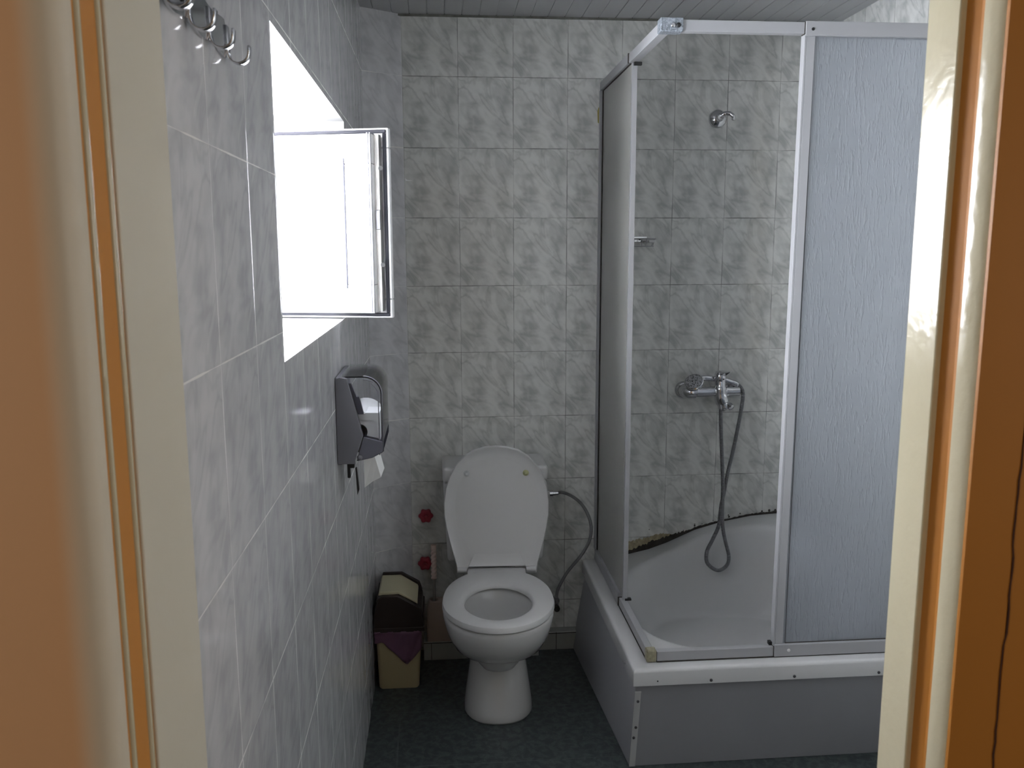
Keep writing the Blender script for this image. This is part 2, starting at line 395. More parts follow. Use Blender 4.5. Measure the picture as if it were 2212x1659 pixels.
bm = bmesh.new(); uvl = bm.loops.layers.uv.new('UVMap')
def fuv(x, y): return (x+0.034, y+0.78)
P = ((-1.6, -5.4), (2.2, -5.4), (2.2, 0.12), (-1.6, 0.12))
uv_quad(bm, uvl, [(x, y, 0) for x, y in P], [fuv(x, y) for x, y in P])
uv_quad(bm, uvl, [(x, y, -0.12) for x, y in P], [fuv(x, y) for x, y in P])
for i in range(4):
    a, b = P[i], P[(i+1) % 4]; uv_quad(bm, uvl, ((*a, 0), (*b, 0), (*b, -0.12), (*a, -0.12)), ((0, 0),)*4)
struct(finish('floor', bm, M_floor))

# slatted ceiling: every board a shallow shaped strip, all one surface
bm = bmesh.new(); x = LX-0.02; w = 0.0617
while x < RX+0.01:
    for (a, b, z) in ((x+0.002, x+w, CH), ): box(bm, a, b, YO+0.03, 0.01, z, z+0.012)
    x += w
box(bm, LX-0.1, RX+0.1, YO+0.02, 0.10, CH+0.0025, CH+0.05)
struct(finish('ceiling', bm, M_ceil, bevel=0.0015, segs=1))
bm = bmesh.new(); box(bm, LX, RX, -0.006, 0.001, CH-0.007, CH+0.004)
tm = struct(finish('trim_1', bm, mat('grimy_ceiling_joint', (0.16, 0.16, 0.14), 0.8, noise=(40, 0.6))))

# ------------------------------------------------------------------ hall behind the camera
bm = bmesh.new()
# plaster piers beside the door, camera side
box(bm, -1.6, LX-0.10, YO-0.0, YO+0.02, 0, 2.7); box(bm, LX-0.10, JR+0.05, YO, YO+0.02, 2.08, 2.7)
struct(finish('wall_hall_door_side', bm, M_hall))
bm = bmesh.new()
box(bm, JR+0.20, 2.2, -2.5175, -2.501, 0, 2.7); box(bm, LX-0.1, JR+0.20, -2.5175, -2.501, 2.08, 2.7)
struct(finish('wall_hall_front', bm, M_hall))
bm = bmesh.new(); box(bm, -1.7, -1.6, -5.5, -2.55, 0, 2.75); struct(finish('wall_hall_left', bm, M_hall))
bm = bmesh.new(); box(bm, 2.2, 2.3, -5.5, -2.45, 0, 2.75); struct(finish('wall_hall_right', bm, M_hall))
bm = bmesh.new(); box(bm, -1.7, 2.3, -5.5, -5.4, 0, 2.75); struct(finish('wall_hall_rear', bm, M_hall))
bm = bmesh.new(); box(bm, -1.7, 2.3, -5.5, -2.45, 2.7, 2.8); struct(finish('ceiling_hall', bm, M_white_paint))
for nm, lb, x, y, d, pw in (('added_fill_box', 'added fill light box, out of view on the right wall of the hall', 2.2, -3.35, -1, HALL_RIGHT), ('added_fill_box', 'added fill light box, out of view on the left wall of the hall', -1.6, -3.7, 1, HALL_LEFT)):  # invented lights, out of view, added to brighten the door lining and casings
    fill_root = root(nm, lb, 'added fill light', (x, y, 1.55))
    bm = bmesh.new(); box(bm, min(x, x+d*0.035)+0.001, max(x, x+d*0.035)-0.001, y-0.30, y+0.30, 1.15, 1.95); finish('fill_box_base', bm, M_plastic, fill_root, bevel=0.006)
    area('added_hall_fill', (x+d*0.045, y, 1.55), (0, -d*pi/2, 0), 0.75, 0.55, pw, (1.0, 0.95, 0.88))

# ------------------------------------------------------------------ door lining, left and right
D1 = bpy.data.objects.new('door_1', None); C.objects.link(D1); D1.location = (0.2, -2.5, 0); D1['kind'] = 'structure'
D1['label'] = 'cream and orange painted doorway lining around the view'
def jamb(name, pts, mt, z1=2.08, bevel=0.0, smooth=False):
    bm = bmesh.new(); prism(bm, pts, 'z', 0, z1)
    return finish(name, bm, mt, D1, bevel=bevel, segs=3, smooth=smooth)
jamb('jamb_lining', [(JL, YD), (JL, -2.534), (LX, -2.534), (LX, YD)], M_cream_satin, bevel=0.002)
jamb('painted_strip', [(JL-0.0025, -2.534), (JL-0.0025, -2.592), (LX, -2.592), (LX, -2.534)], M_orange)
for y, r in ((-2.5435, 0.0035), (-2.5815, 0.0035)):
    bm = bmesh.new(); tube(bm, [(JL-0.0032, y, 0), (JL-0.0032, y, 2.08)], r, 14)
    finish('bead', bm, M_cream, D1, smooth=True, auto=60)
# rounded outer corner going into the hall wall
def arc(cx, cy, r, a0, a1, n=10): return [(cx + r*cos(radians(a0+(a1-a0)*i/n)), cy + r*sin(radians(a0+(a1-a0)*i/n))) for i in range(n+1)]
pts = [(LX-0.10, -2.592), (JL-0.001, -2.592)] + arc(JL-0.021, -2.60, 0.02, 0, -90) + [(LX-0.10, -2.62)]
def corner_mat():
    mt = bpy.data.materials.new('cream_brown_shade_blend'); mt.use_nodes = True; nt = mt.node_tree; b = nt.nodes['Principled BSDF']
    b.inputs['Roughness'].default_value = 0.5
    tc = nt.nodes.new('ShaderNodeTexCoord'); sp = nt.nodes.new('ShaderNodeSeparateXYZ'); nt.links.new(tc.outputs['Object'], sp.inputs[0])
    f = maprange(nt, sp.outputs[0], JL-0.03, JL-0.006)  # shading round the corner painted in as a soft blend between cream and brown
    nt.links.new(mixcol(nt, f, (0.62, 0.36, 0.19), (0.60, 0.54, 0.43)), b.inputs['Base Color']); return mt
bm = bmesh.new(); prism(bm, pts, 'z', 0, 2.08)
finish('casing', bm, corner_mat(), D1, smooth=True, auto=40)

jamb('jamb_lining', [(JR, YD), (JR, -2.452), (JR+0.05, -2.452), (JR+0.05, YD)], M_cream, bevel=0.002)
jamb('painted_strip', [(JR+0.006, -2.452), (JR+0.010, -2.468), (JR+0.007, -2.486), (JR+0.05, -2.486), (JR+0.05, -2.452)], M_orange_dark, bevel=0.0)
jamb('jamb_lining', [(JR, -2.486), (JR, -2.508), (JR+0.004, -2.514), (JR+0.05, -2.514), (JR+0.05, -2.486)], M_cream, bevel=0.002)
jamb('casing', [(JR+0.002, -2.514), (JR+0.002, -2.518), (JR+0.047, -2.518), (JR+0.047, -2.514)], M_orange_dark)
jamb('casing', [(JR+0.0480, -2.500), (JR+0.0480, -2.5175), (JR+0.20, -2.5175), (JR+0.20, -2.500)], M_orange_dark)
bm = bmesh.new(); z = 0; rs = random.Random(3); px = JR+0.047
L_, R_ = [], []
while z <= 2.05:
    xx = JR+0.0475 + 0.0016*sin(z*9) + rs.uniform(-.0006, .0006) + (0.002 if 1.22 < z < 1.30 else 0); hw = 0.0006+0.0003*rs.random() if z < 1.40 else 0.0002
    L_.append(bm.verts.new((xx-hw, -2.5186, z))); R_.append(bm.verts.new((xx+hw, -2.5186, z))); z += 0.012
for i in range(len(L_)-1): bm.faces.new((L_[i], R_[i], R_[i+1], L_[i+1]))
ext = bmesh.ops.extrude_face_region(bm, geom=bm.faces[:]); bmesh.ops.translate(bm, vec=(0, 0.003, 0), verts=[g for g in ext['geom'] if isinstance(g, bmesh.types.BMVert)])
finish('crack', bm, M_crack, D1)
bm = bmesh.new(); box(bm, JL, JR, -2.50, YD, 2.08, 2.12); finish('door_head', bm, M_cream_satin, D1)

# ------------------------------------------------------------------ window
WN = bpy.data.objects.new('window_1', None); C.objects.link(WN); WN.location = (LX-0.38, -1.27, WZ0); WN['kind'] = 'structure'
WN['label'] = 'deep white window recess with its sash swung into the room'
fx0, fx1 = X2+0.0, X2+0.065; fy0, fy1 = WY0+0.04, WY1-0.02
bm = bmesh.new()
box(bm, fx0, fx1, fy0, fy1, WZ0, WZ0+0.045); box(bm, fx0, fx1, fy0, fy1, WZ1-0.045, WZ1)
for a, b in ((fy0, fy0+0.045), (fy1-0.045, fy1), (-1.30, -1.255)): box(bm, fx0, fx1, a, b, WZ0+0.045, WZ1-0.045)
finish('window_frame', bm, M_pvc, WN, bevel=0.003)
bm = bmesh.new(); box(bm, fx0+0.02, fx0+0.026, fy0+0.04, -1.295, WZ0+0.04, WZ1-0.04); finish('pane', bm, M_glass, WN)
# opened sash: stands square to the wall, outer face to the camera
sx0, sx1, sz0, sz1 = -0.500, 0.012, 1.394, 1.884
sy = -0.80
sash = bpy.data.objects.new('sash', None); C.objects.link(sash); sash.parent = WN; sash['local'] = 1
sash.matrix_local = Matrix.Translation(-WN.location) @ Matrix.Translation((-0.5, -0.80, 0)) @ Matrix.Rotation(radians(-14), 4, 'Z') @ Matrix.Translation((0.5, 0.80, 0))
SH = Matrix.Translation((0, 0, 0)) 
def ring_frame(bm, x0, x1, z0, z1, w, y0, y1):
    box(bm, x0, x1, y0, y1, z0, z0+w); box(bm, x0, x1, y0, y1, z1-w, z1)
    box(bm, x0, x0+w, y0, y1, z0+w, z1-w); box(bm, x1-w, x1, y0, y1, z0+w, z1-w)
bm = bmesh.new(); ring_frame(bm, sx0+0.028, sx1-0.03, sz0+0.016, sz1-0.020, 0.074, sy-0.052, sy-0.006)
finish('sash_frame', bm, M_pvc, sash, bevel=0.003)
bm = bmesh.new(); ring_frame(bm, sx0, sx1, sz0, sz1, 0.05, sy-0.002, sy+0.018)
finish('sash_flange', bm, M_pvc, sash, bevel=0.004)
bm = bmesh.new(); ring_frame(bm, sx0+0.006, sx1-0.006, sz0+0.005, sz1-0.005, 0.009, sy-0.0075, sy-0.0015)
finish('gasket', bm, M_gasket, sash, bevel=0.002)
bm = bmesh.new(); box(bm, sx0+0.08, sx1-0.092, sy-0.040, sy-0.030, sz0+0.068, sz1-0.068)
M_frostglass = mat('frosted_window_glass', (0.88, 0.90, 0.92), 0.35, trans=0.1)
finish('pane', bm, M_frostglass, sash)
bm = bmesh.new(); box(bm, sx1-0.1065, sx1-0.1030, sy-0.0535, sy-0.030, sz0+0.080, sz1-0.080); finish('glazing_gasket', bm, M_gasket, sash)
# stepped profile on the free edge and the espagnolette with its roller cams
bm = bmesh.new()
for k, (a, b, c) in enumerate(((0.042, 0.038, 0.046), (0.034, 0.031, 0.034))): box(bm, sx1-a, sx1-b, sy-0.055-0.002*k, sy-0.02, sz0+0.018, sz1-0.018)
finish('edge_profile', bm, M_housing, sash)
bm = bmesh.new(); box(bm, sx1-0.0305, sx1-0.018, sy-0.030, sy-0.010, sz0+0.02, sz1-0.02); finish('lock_strip', bm, mat('lock_steel', (0.45, 0.44, 0.42), 0.4, metal=0.7, noise=(25, 0.4)), sash)
for zz in (1.78, 1.535):
    bm = bmesh.new(); lathe(bm, [(0.0045, 0), (0.0045, 0.006), (0.006, 0.0065), (0.006, 0.009)], (sx1-0.019, sy-0.024, zz), (0.6, -0.8, 0), 16); finish('lock_cam', bm, M_steel, sash, smooth=True, auto=40)
bm = bmesh.new(); box(bm, sx1-0.030, sx1-0.017, sy-0.034, sy-0.028, 1.625, 1.675); finish('lock_case', bm, M_steel, sash, bevel=0.002)

# ------------------------------------------------------------------ skirting plinths by the toilet
bm = bmesh.new(); box(bm, 0.04, 0.487, -0.09, 0, 0, 0.074)
for xx in (0.07, 0.27): box(bm, xx, xx+0.002, -0.0905, -0.089, 0.004, 0.072)
struct(finish('baseboard_back_left', bm, M_skirt, bevel=0.002))
bm = bmesh.new(); box(bm, 0.487, 0.66, -0.045, 0, 0, 0.074); 
struct(finish('baseboard_back_right', bm, M_skirt, bevel=0.002))
bm = bmesh.new(); box(bm, 0.5615, 0.5635, -0.0465, -0.044, 0.002, 0.073); box(bm, 0.487, 0.66, -0.0465, -0.044, 0.068, 0.0705)
struct(finish('trim_2', bm, M_mould))
bm = bmesh.new(); box(bm, 0.04, 0.487, -0.0915, -0.089, 0.0685, 0.071); box(bm, 0.068, 0.070, -0.0915, -0.089, 0.002, 0.07); struct(finish('trim_3', bm, M_mould))

# ------------------------------------------------------------------ toilet
T = root('toilet', 'white toilet with its lid up, standing between the pedal-less bin and the shower', 'toilet', (0.30, -0.35, 0))
T['label'] = 'white porcelain toilet with raised oval lid and rear cistern'
XF = Matrix.Translation((0.314, -0.22, 0)) @ Matrix.Rotation(radians(-2.6), 4, 'Z')   # local: x=0 axis, y negative to the front
def egg(z, hx, yb, yf, n=48, cx=0.0, wide=0.55, e=2.0):
    """closed outline, widest at fraction wide from the back"""
    ym = yb + (yf-yb)*wide; out = []
    for i in range(n):
        t = 2*pi*i/n; c, s = cos(t), sin(t)
        x = hx*abs(c)**(2/e)*(1 if c >= 0 else -1)
        y = ym + ((yf-ym) if s < 0 else (ym-yb)*-1)*abs(s)**(2/e)
        out.append((cx+x, y, z))
    return out
bm = bmesh.new()
prof = [(0.0, 0.117, -0.05, -0.350), (0.008, 0.120, -0.048, -0.354), (0.03, 0.117, -0.05, -0.350), (0.08, 0.110, -0.06, -0.335), (0.14, 0.101, -0.07, -0.315), (0.19, 0.095, -0.07, -0.302), (0.222, 0.094, -0.065, -0.300),
        (0.227, 0.099, -0.06, -0.318), (0.238, 0.118, -0.05, -0.372), (0.254, 0.137, -0.045, -0.420), (0.28, 0.155, -0.04, -0.468), (0.32, 0.170, -0.04, -0.502), (0.355, 0.178, -0.04, -0.520), (0.385, 0.184, -0.04, -0.528), (0.400, 0.184, -0.04, -0.528), (0.404, 0.180, -0.045, -0.523)]
rings = [egg(z, hx, yb, yf, e=2.35 if z < 0.27 else 2.1) for z, hx, yb, yf in prof]
rings += [egg(0.405, 0.14, -0.15, -0.49), egg(0.395, 0.128, -0.165, -0.475), egg(0.35, 0.125, -0.165, -0.47), egg(0.29, 0.112, -0.19, -0.44), egg(0.24, 0.085, -0.23, -0.40), egg(0.20, 0.055, -0.27, -0.37), egg(0.19, 0.03, -0.29, -0.35)]
loft(bm, rings); finish('bowl', bm, M_porcelain, T, smooth=True, xf=XF)
bm = bmesh.new(); loft(bm, [egg(0.225, 0.0745, -0.243, -0.388), egg(0.228, 0.0745, -0.243, -0.388)]); finish('water', bm, M_water, T, xf=XF)
# seat ring with a straight hinge flap
def seat_outline(s=0.0, n=72):
    out = []
    ym, hx, yf = -0.315, 0.186+s, -0.540-s
    for i in range(n):
        t = 2*pi*i/n; c, sn = cos(t), sin(t)
        x = hx*c
        if sn < 0: y = ym + (yf-ym)*abs(sn)**1.0
        else:
            y = ym + (0.275+s)*sn**0.85
            if y > -0.048: y = -0.048
        out.append([x, y])
    return out
def ringrow(pts, z): return [(p[0], p[1], z) for p in pts]
n = 72; so = seat_outline(); hole = [[0.113*cos(2*pi*i/n), -0.325 + 0.147*sin(2*pi*i/n)] for i in range(n)]
def blend(a, b, t): return [[p[0]*(1-t)+q_[0]*t, p[1]*(1-t)+q_[1]*t] for p, q_ in zip(a, b)]
bm = bmesh.new()
rows = [ringrow(blend(so, hole, 0.06), 0.408), ringrow(so, 0.412), ringrow(so, 0.420), ringrow(blend(so, hole, 0.04), 0.428), ringrow(blend(so, hole, 0.18), 0.432), ringrow(blend(so, hole, 0.8), 0.431), ringrow(blend(so, hole, 0.94), 0.427), ringrow(hole, 0.419), ringrow(hole, 0.410)]
R = loft(bm, rows, False, False)
for i in range(n): bm.faces.new((R[-1][i], R[-1][(i+1) % n], R[0][(i+1) % n], R[0][i]))
box(bm, -0.104, 0.104, -0.10, -0.030, 0.416, 0.430)
finish('seat', bm, M_plastic, T, smooth=True, xf=XF, auto=45)
bm = bmesh.new(); loft(bm, [egg(0.4045, 0.180, -0.05, -0.525), egg(0.4075, 0.180, -0.05, -0.525)]); 
# lid, standing: outline in (x, h)
lw = [(0, 0.452), (0.04, 0.449), (0.08, 0.438), (0.115, 0.416), (0.145, 0.385), (0.168, 0.345), (0.183, 0.30), (0.190, 0.25), (0.189, 0.20), (0.182, 0.155), (0.172, 0.11), (0.160, 0.065), (0.149, 0.025), (0.143, -0.012), (0.118, -0.014), (0.108, 0.004), (0.104, 0.012), (0.05, 0.012)]
out = lw + [(0, 0.012)] + [(-a, b) for a, b in lw[::-1][:-1]]
cen = (0, 0.225)
def lrow(s, d, ins=0): return [(cen[0]+(a-cen[0])*s, d, cen[1]+(b-cen[1])*s) for a, b in out]
bm = bmesh.new()
# front of the raised lid shows the dished underside
loft(bm, [lrow(0.97, 0.016), lrow(1.0, 0.012), lrow(1.0, -0.006), lrow(0.985, -0.009), lrow(0.965, -0.007), lrow(0.93, -0.0005), lrow(0.84, 0.001), lrow(0.80, 0.003), lrow(0.78, 0.0032)])
LXF = XF @ Matrix.Translation((0.002, -0.038, 0.425)) @ Matrix.Rotation(radians(-6), 4, 'X')
finish('lid', bm, M_plastic, T, smooth=True, xf=LXF, auto=50)
lid = [o for o in C.objects if o.name == 'lid'][0]
for sx_, mt_, lb in ((-1, M_rubber, 'grey rubber bumper'), (1, M_rubber_y, 'yellowed bumper')):
    bm = bmesh.new(); lathe(bm, [(0.011, 0), (0.011, -0.003), (0.006, -0.007), (0.004, -0.011)], (sx_*0.107, 0.004, 0.352), (0, 1, 0), 20)
    b_ = finish('bumper', bm, mt_, lid, smooth=True, xf=LXF, auto=40); b_['label'] = lb
for sx_ in (-1, 1):
    bm = bmesh.new(); lathe(bm, [(0.010, -0.017), (0.010, 0.017)], (sx_*0.125, -0.048, 0.428), (1, 0, 0), 20); finish('hinge', bm, M_plastic, T, smooth=True, xf=XF, auto=40)
# cistern
CI = bpy.data.objects.new('cistern', None)
bm = bmesh.new(); hexa(bm, [(0.137, -0.185, 0.43), (0.492, -0.185, 0.43), (0.492, -0.015, 0.43), (0.137, -0.015, 0.43), (0.124, -0.20, 0.735), (0.505, -0.20, 0.735), (0.505, -0.005, 0.735), (0.124, -0.005, 0.735)])
cis = finish('cistern', bm, M_plastic, T, bevel=0.014, segs=4)
bm = bmesh.new(); box(bm, 0.122, 0.508, -0.204, -0.002, 0.738, 0.795); finish('cistern_lid', bm, M_plastic, T, bevel=0.014, segs=4)
bm = bmesh.new(); box(bm, 0.26, 0.37, -0.20, -0.05, 0.36, 0.44); finish('flush_connector', bm, M_porcelain, T, bevel=0.01)
bm = bmesh.new(); lathe(bm, [(0.011, 0), (0.011, 0.014), (0.009, 0.014), (0.009, 0.024)], (0.500, -0.12, 0.664), (1, 0, 0), 20); finish('inlet', bm, M_plastic, T, smooth=True, auto=40)
bm = bmesh.new(); lathe(bm, [(0.05, 0), (0.05, 0.20)], (0.335, -0.23, 0.16), (0, 1, 0), 24); finish('waste_pipe', bm, M_plastic, T, smooth=True, auto=40)

# supply hose and its angle valve
H = root('water_supply_hose', 'thin braided metal hose looping from the cistern down to the wall', 'hose', (0.56, -0.08, 0.25))
bm = bmesh.new(); ul = bm.loops.layers.uv.new('UVMap')
hp = [(0.545, -.12, .664), [0.573, -0.12, 0.667], [0.617, -0.12, 0.646], [0.656, -0.12, 0.606], [0.684, -0.11, 0.54], [0.683, -0.1, 0.472], [0.653, -0.08, 0.401], [0.602, -0.065, 0.329], [0.567, -0.06, 0.26], [0.560, -0.058, 0.218]]
tube(bm, smooth_path(hp), 0.006, 12, uvl=ul); finish('braided_tube', bm, M_braid, H, smooth=True)
for p, d in (((0.524, -.12, .664), (1, 0.0, 0.03)), ((0.5595, -0.058, 0.192), (0, 0, 1))):
    bm = bmesh.new(); lathe(bm, [(0.0105, 0), (0.0105, 0.012), (0.0085, 0.013), (0.0085, 0.021), (0.0075, 0.022), (0.0075, 0.032)], p, d, 12); finish('fitting', bm, M_chrome, H, smooth=True, auto=35)
A = root('angle_valve', 'small chrome angle valve on the wall at the lower end of the braided hose', 'valve', (0.56, -0.0, 0.185))
bm = bmesh.new(); lathe(bm, [(0.022, 0), (0.020, 0.004), (0.009, 0.008), (0.009, 0.05), (0.012, 0.052), (0.012, 0.066)], (0.56, 0.0, 0.185), (0, -1, 0), 20); lathe(bm, [(0.008, 0), (0.008, 0.02)], (0.56, -0.058, 0.175), (0, 0, 1), 14); finish('valve_body', bm, M_chrome, A, smooth=True, auto=40)
bm = bmesh.new(); lathe(bm, [(0.010, 0), (0.013, 0.004), (0.012, 0.016), (0.004, 0.018)], (0.56, -0.066, 0.185), (0, -1, 0), 8); finish('knob', bm, M_black, A, smooth=True, auto=35)

# red handwheels
def redvalve(x, z, label):
    V = root('water_valve', label, 'valve', (x, 0, z), 'red wall valves beside the toilet')
    bm = bmesh.new(); lathe(bm, [(0.016, 0), (0.014, 0.004), (0.007, 0.008), (0.007, 0.035)], (x, 0, z), (0, -1, 0), 16); finish('stem', bm, M_steel, V, smooth=True, auto=40)
    bm = bmesh.new(); n = 48; rows = []
    for d, s in ((-0.022, 0.85), (-0.026, 1.0), (-0.036, 1.0), (-0.041, 0.85), (-0.041, 0.4), (-0.038, 0.3), (-0.038, 0.05)):
        rows.append([(x + (0.026 + 0.0028*cos(6*t))*s*cos(t), d, z + (0.026 + 0.0028*cos(6*t))*s*sin(t)) for t in [2*pi*i/n for i in range(n)]])
    loft(bm, rows); finish('handwheel', bm, M_red, V, smooth=True, auto=60)
    bm = bmesh.new(); lathe(bm, [(0.005, 0), (0.005, 0.006)], (x, -0.038, z), (0, -1, 0), 6); finish('screw', bm, M_red, V)
redvalve(0.056, 0.563, 'red flower-shaped valve handle on the wall, the upper of two left of the toilet')
redvalve(0.050, 0.372, 'red valve handle on the wall half hidden behind the toilet brush handle')

# ------------------------------------------------------------------ toilet brush
B = root('toilet_brush_holder', 'pinkish beige box-shaped brush holder standing on the tiled ledge', 'brush holder', (0.095, -0.055, 0.074))
bm = bmesh.new(); 
def rrect(x0, x1, y0, y1, z, r=0.008, k=4):
    out = []
    for cx, cy, a in ((x1-r, y1-r, 0), (x0+r, y1-r, 90), (x0+r, y0+r, 180), (x1-r, y0+r, 270)):
        for i in range(k+1): t = radians(a+90*i/k); out.append((cx+r*cos(t), cy+r*sin(t), z))
    return out
hx0, hx1, hy0, hy1 = 0.052, 0.150, -0.088, -0.008
K = 20
def circ(cx, cy, r, z, n=20):
    # start angle matched to rrect order
    return [(cx+r*cos(2*pi*(i+0.5)/n), cy+r*sin(2*pi*(i+0.5)/n), z) for i in range(n)]
loft(bm, [rrect(hx0, hx1, hy0, hy1, 0.074), rrect(hx0+0.003, hx1-0.003, hy0+0.003, hy1-0.003, 0.205), rrect(hx0+0.012, hx1-0.012, hy0+0.012, hy1-0.014, 0.228), rrect(hx0+0.016, hx1-0.016, hy0+0.016, hy1-0.018, 0.230),
          circ(0.083, -0.05, 0.015, 0.230), circ(0.083, -0.05, 0.014, 0.15), circ(0.083, -0.05, 0.013, 0.10)])
finish('holder_body', bm, M_pinkbeige, B, smooth=True, auto=40)
BR = root('toilet_brush', 'toilet brush with pale twisted handle sticking up from its holder', 'brush', (0.083, -0.05, 0.11))
bm = bmesh.new(); n = 24; rows = []
for i in range(61):
    z = 0.318 + 0.134*i/60; tw = i*0.42
    rr_ = 0.0098 if i < 52 else 0.0105
    am = 0.0016 if i < 52 else 0.0
    rows.append([(0.083 + (rr_ + am*cos(2*(t - tw)))*cos(t), -0.05 + (rr_ + am*cos(2*(t-tw)))*sin(t), z) for t in [2*pi*k/n for k in range(n)]])
loft(bm, rows); finish('twisted_grip', bm, mat('twist_grip', (0.72, 0.56, 0.50), 0.4), BR, smooth=True, auto=60)
bm = bmesh.new(); lathe(bm, [(0.0095, 0), (0.0095, 0.004)], (0.083, -0.05, 0.314)); finish('collar', bm, M_pinkbeige, BR)
bm = bmesh.new(); lathe(bm, [(0.0055, 0.13), (0.0055, 0.315)], (0.083, -0.05, 0)); finish('shaft', bm, mat('dim_shaft', (0.30, 0.29, 0.27), 0.5), BR, smooth=True, auto=40)

# ------------------------------------------------------------------ waste bin
N = root('waste_bin', 'beige swing-lid waste bin with dark brown top and purple liner', 'bin', (-0.04, -0.2, 0))
bx0, bx1, by0, by1 = -0.118, 0.026, -0.300, -0.115
bm = bmesh.new(); loft(bm, [rrect(bx0+0.004, bx1-0.004, by0+0.004, by1-0.004, 0.0, 0.012), rrect(bx0, bx1, by0, by1, 0.006, 0.014), rrect(bx0-0.006, bx1+0.010, by0-0.006, by1+0.006, 0.185, 0.014), rrect(bx0-0.009, bx1+0.012, by0-0.008, by1+0.008, 0.19, 0.015), rrect(bx0-0.009, bx1+0.012, by0-0.008, by1+0.008, 0.235, 0.015)])
finish('bin_body', bm, M_beige, N, smooth=True, auto=40)
# dark hood: front profile (x,z) extruded, with side cheeks
hood = [(-0.130, 0.232), (-0.131, 0.262), (-0.126, 0.300), (-0.113, 0.350), (-0.100, 0.357), (-0.044, 0.357), (-0.030, 0.350), (0.018, 0.320), (0.034, 0.308), (0.040, 0.285), (0.044, 0.262), (0.046, 0.232)]
bm = bmesh.new(); prism(bm, hood, 'y', by0-0.010, by0+0.012); prism(bm, hood, 'y', by1-0.006, by1+0.012)
box(bm, -0.132, -0.124, by0, by1, 0.232, 0.285); box(bm, 0.038, 0.048, by0, by1, 0.232, 0.275)
box(bm, -0.134, 0.049, by0-0.012, by1+0.014, 0.222, 0.240)
prism(bm, [(0.020, 0.315), (0.040, 0.300), (0.046, 0.24), (0.036, 0.24)], 'y', by0, by1)
prism(bm, [(-0.122, 0.335), (-0.131, 0.24), (-0.121, 0.24), (-0.113, 0.335)], 'y', by0, by1)
prism(bm, [(-0.108, 0.372), (-0.036, 0.372), (0.030, 0.332), (0.040, 0.300), (-0.12, 0.300)], 'y', by1-0.004, by1+0.010)
finish('hood', bm, M_dark, N, bevel=0.003)
bm = bmesh.new(); prism(bm, [(-0.115, 0.352), (-0.108, 0.366), (-0.040, 0.366), (0.022, 0.326), (0.026, 0.316), (-0.042, 0.355)], 'y', by0+0.013, by1-0.008)
finish('flap', bm, M_flap, N, bevel=0.003)
# liner folded out under the hood, hanging to a point
bm = bmesh.new(); rs = random.Random(8); nx = 26; top, rows = 0.226, []
for j in range(9):
    row = []
    for i in range(nx+1):
        s = i/nx; x = bx0-0.012 + s*(bx1+0.013-bx0+0.012)
        low = 0.185 if s < 0.18 else 0.185 - 0.088*(s-0.18)/0.50 if s < 0.68 else 0.097 + 0.062*(s-0.68)/0.32
        z = top + (low-top)*j/8
        y = by0-0.0105 - 0.0035*sin(s*23+j*0.9)*0.8 - rs.uniform(0, .002) - 0.002*j/8
        row.append(bm.verts.new((x, y, z)))
    rows.append(row)
for a, b in zip(rows, rows[1:]):
    for i in range(nx): bm.faces.new((a[i], a[i+1], b[i+1], b[i]))
o = finish('liner', bm, M_bag, N, smooth=True); md = o.modifiers.new('thick', 'SOLIDIFY'); md.thickness = 0.0008

# ------------------------------------------------------------------ paper dispenser
DP = root('paper_dispenser', 'grey wall dispenser with clear cover holding a paper roll', 'dispenser', (LX, -1.02, 1.16))
dy0, dy1 = -1.140, -0.905
x0 = LX+0.0006
prof_c = [(x0, 1.052), (x0, 1.262), (x0+0.012, 1.270)] + [(x0+0.070+0.042*sin(radians(t)), 1.228+0.042*cos(radians(t))) for t in range(0, 91, 10)] + [(x0+0.112, 1.085), (x0+0.090, 1.062), (x0+0.05, 1.052)]
bm = bmesh.new(); prism(bm, prof_c[2:-3], 'y', dy0, dy1)
bm.free()
# clear outer shell: open strip plus near cheek
bm = bmesh.new()
outer = [(x0+0.012, 1.270)] + [(x0+0.068+0.044*sin(radians(t)), 1.226+0.044*cos(radians(t))) for t in range(0, 91, 10)] + [(x0+0.112, 1.082)]
inner = [(x0+0.012, 1.2665)] + [(x0+0.068+0.0405*sin(radians(t)), 1.226+0.0405*cos(radians(t))) for t in range(0, 91, 10)] + [(x0+0.1085, 1.082)]
for y in ((dy0, dy1),):
    A_ = [bm.verts.new((a, y[0], b)) for a, b in outer]; B_ = [bm.verts.new((a, y[1], b)) for a, b in outer]
    A2 = [bm.verts.new((a, y[0], b)) for a, b in inner]; B2 = [bm.verts.new((a, y[1], b)) for a, b in inner]
    for i in range(len(outer)-1):
        bm.faces.new((A_[i], A_[i+1], B_[i+1], B_[i])); bm.faces.new((A2[i+1], A2[i], B2[i], B2[i+1]))
        bm.faces.new((A_[i], A2[i], A2[i+1], A_[i+1])); bm.faces.new((B_[i+1], B2[i+1], B2[i], B_[i]))
finish('cover', bm, M_smoke, DP, smooth=True, auto=30)
bm = bmesh.new(); prism(bm, inner + [(x0+0.066, 1.12), (x0+0.03, 1.262)], 'y', dy0+0.001, dy0+0.003); finish('cover_cheek', bm, M_smoke, DP)
bm = bmesh.new(); tube(bm, [(a, dy0+0.001, b) for a, b in outer[1:]], 0.0016, 8); tube(bm, [(a-0.009 if i > 3 else a, dy0+0.001, b-0.009) for i, (a, b) in enumerate(outer[1:])], 0.0011, 8); finish('cover_rib', bm, M_housing, DP, smooth=True)
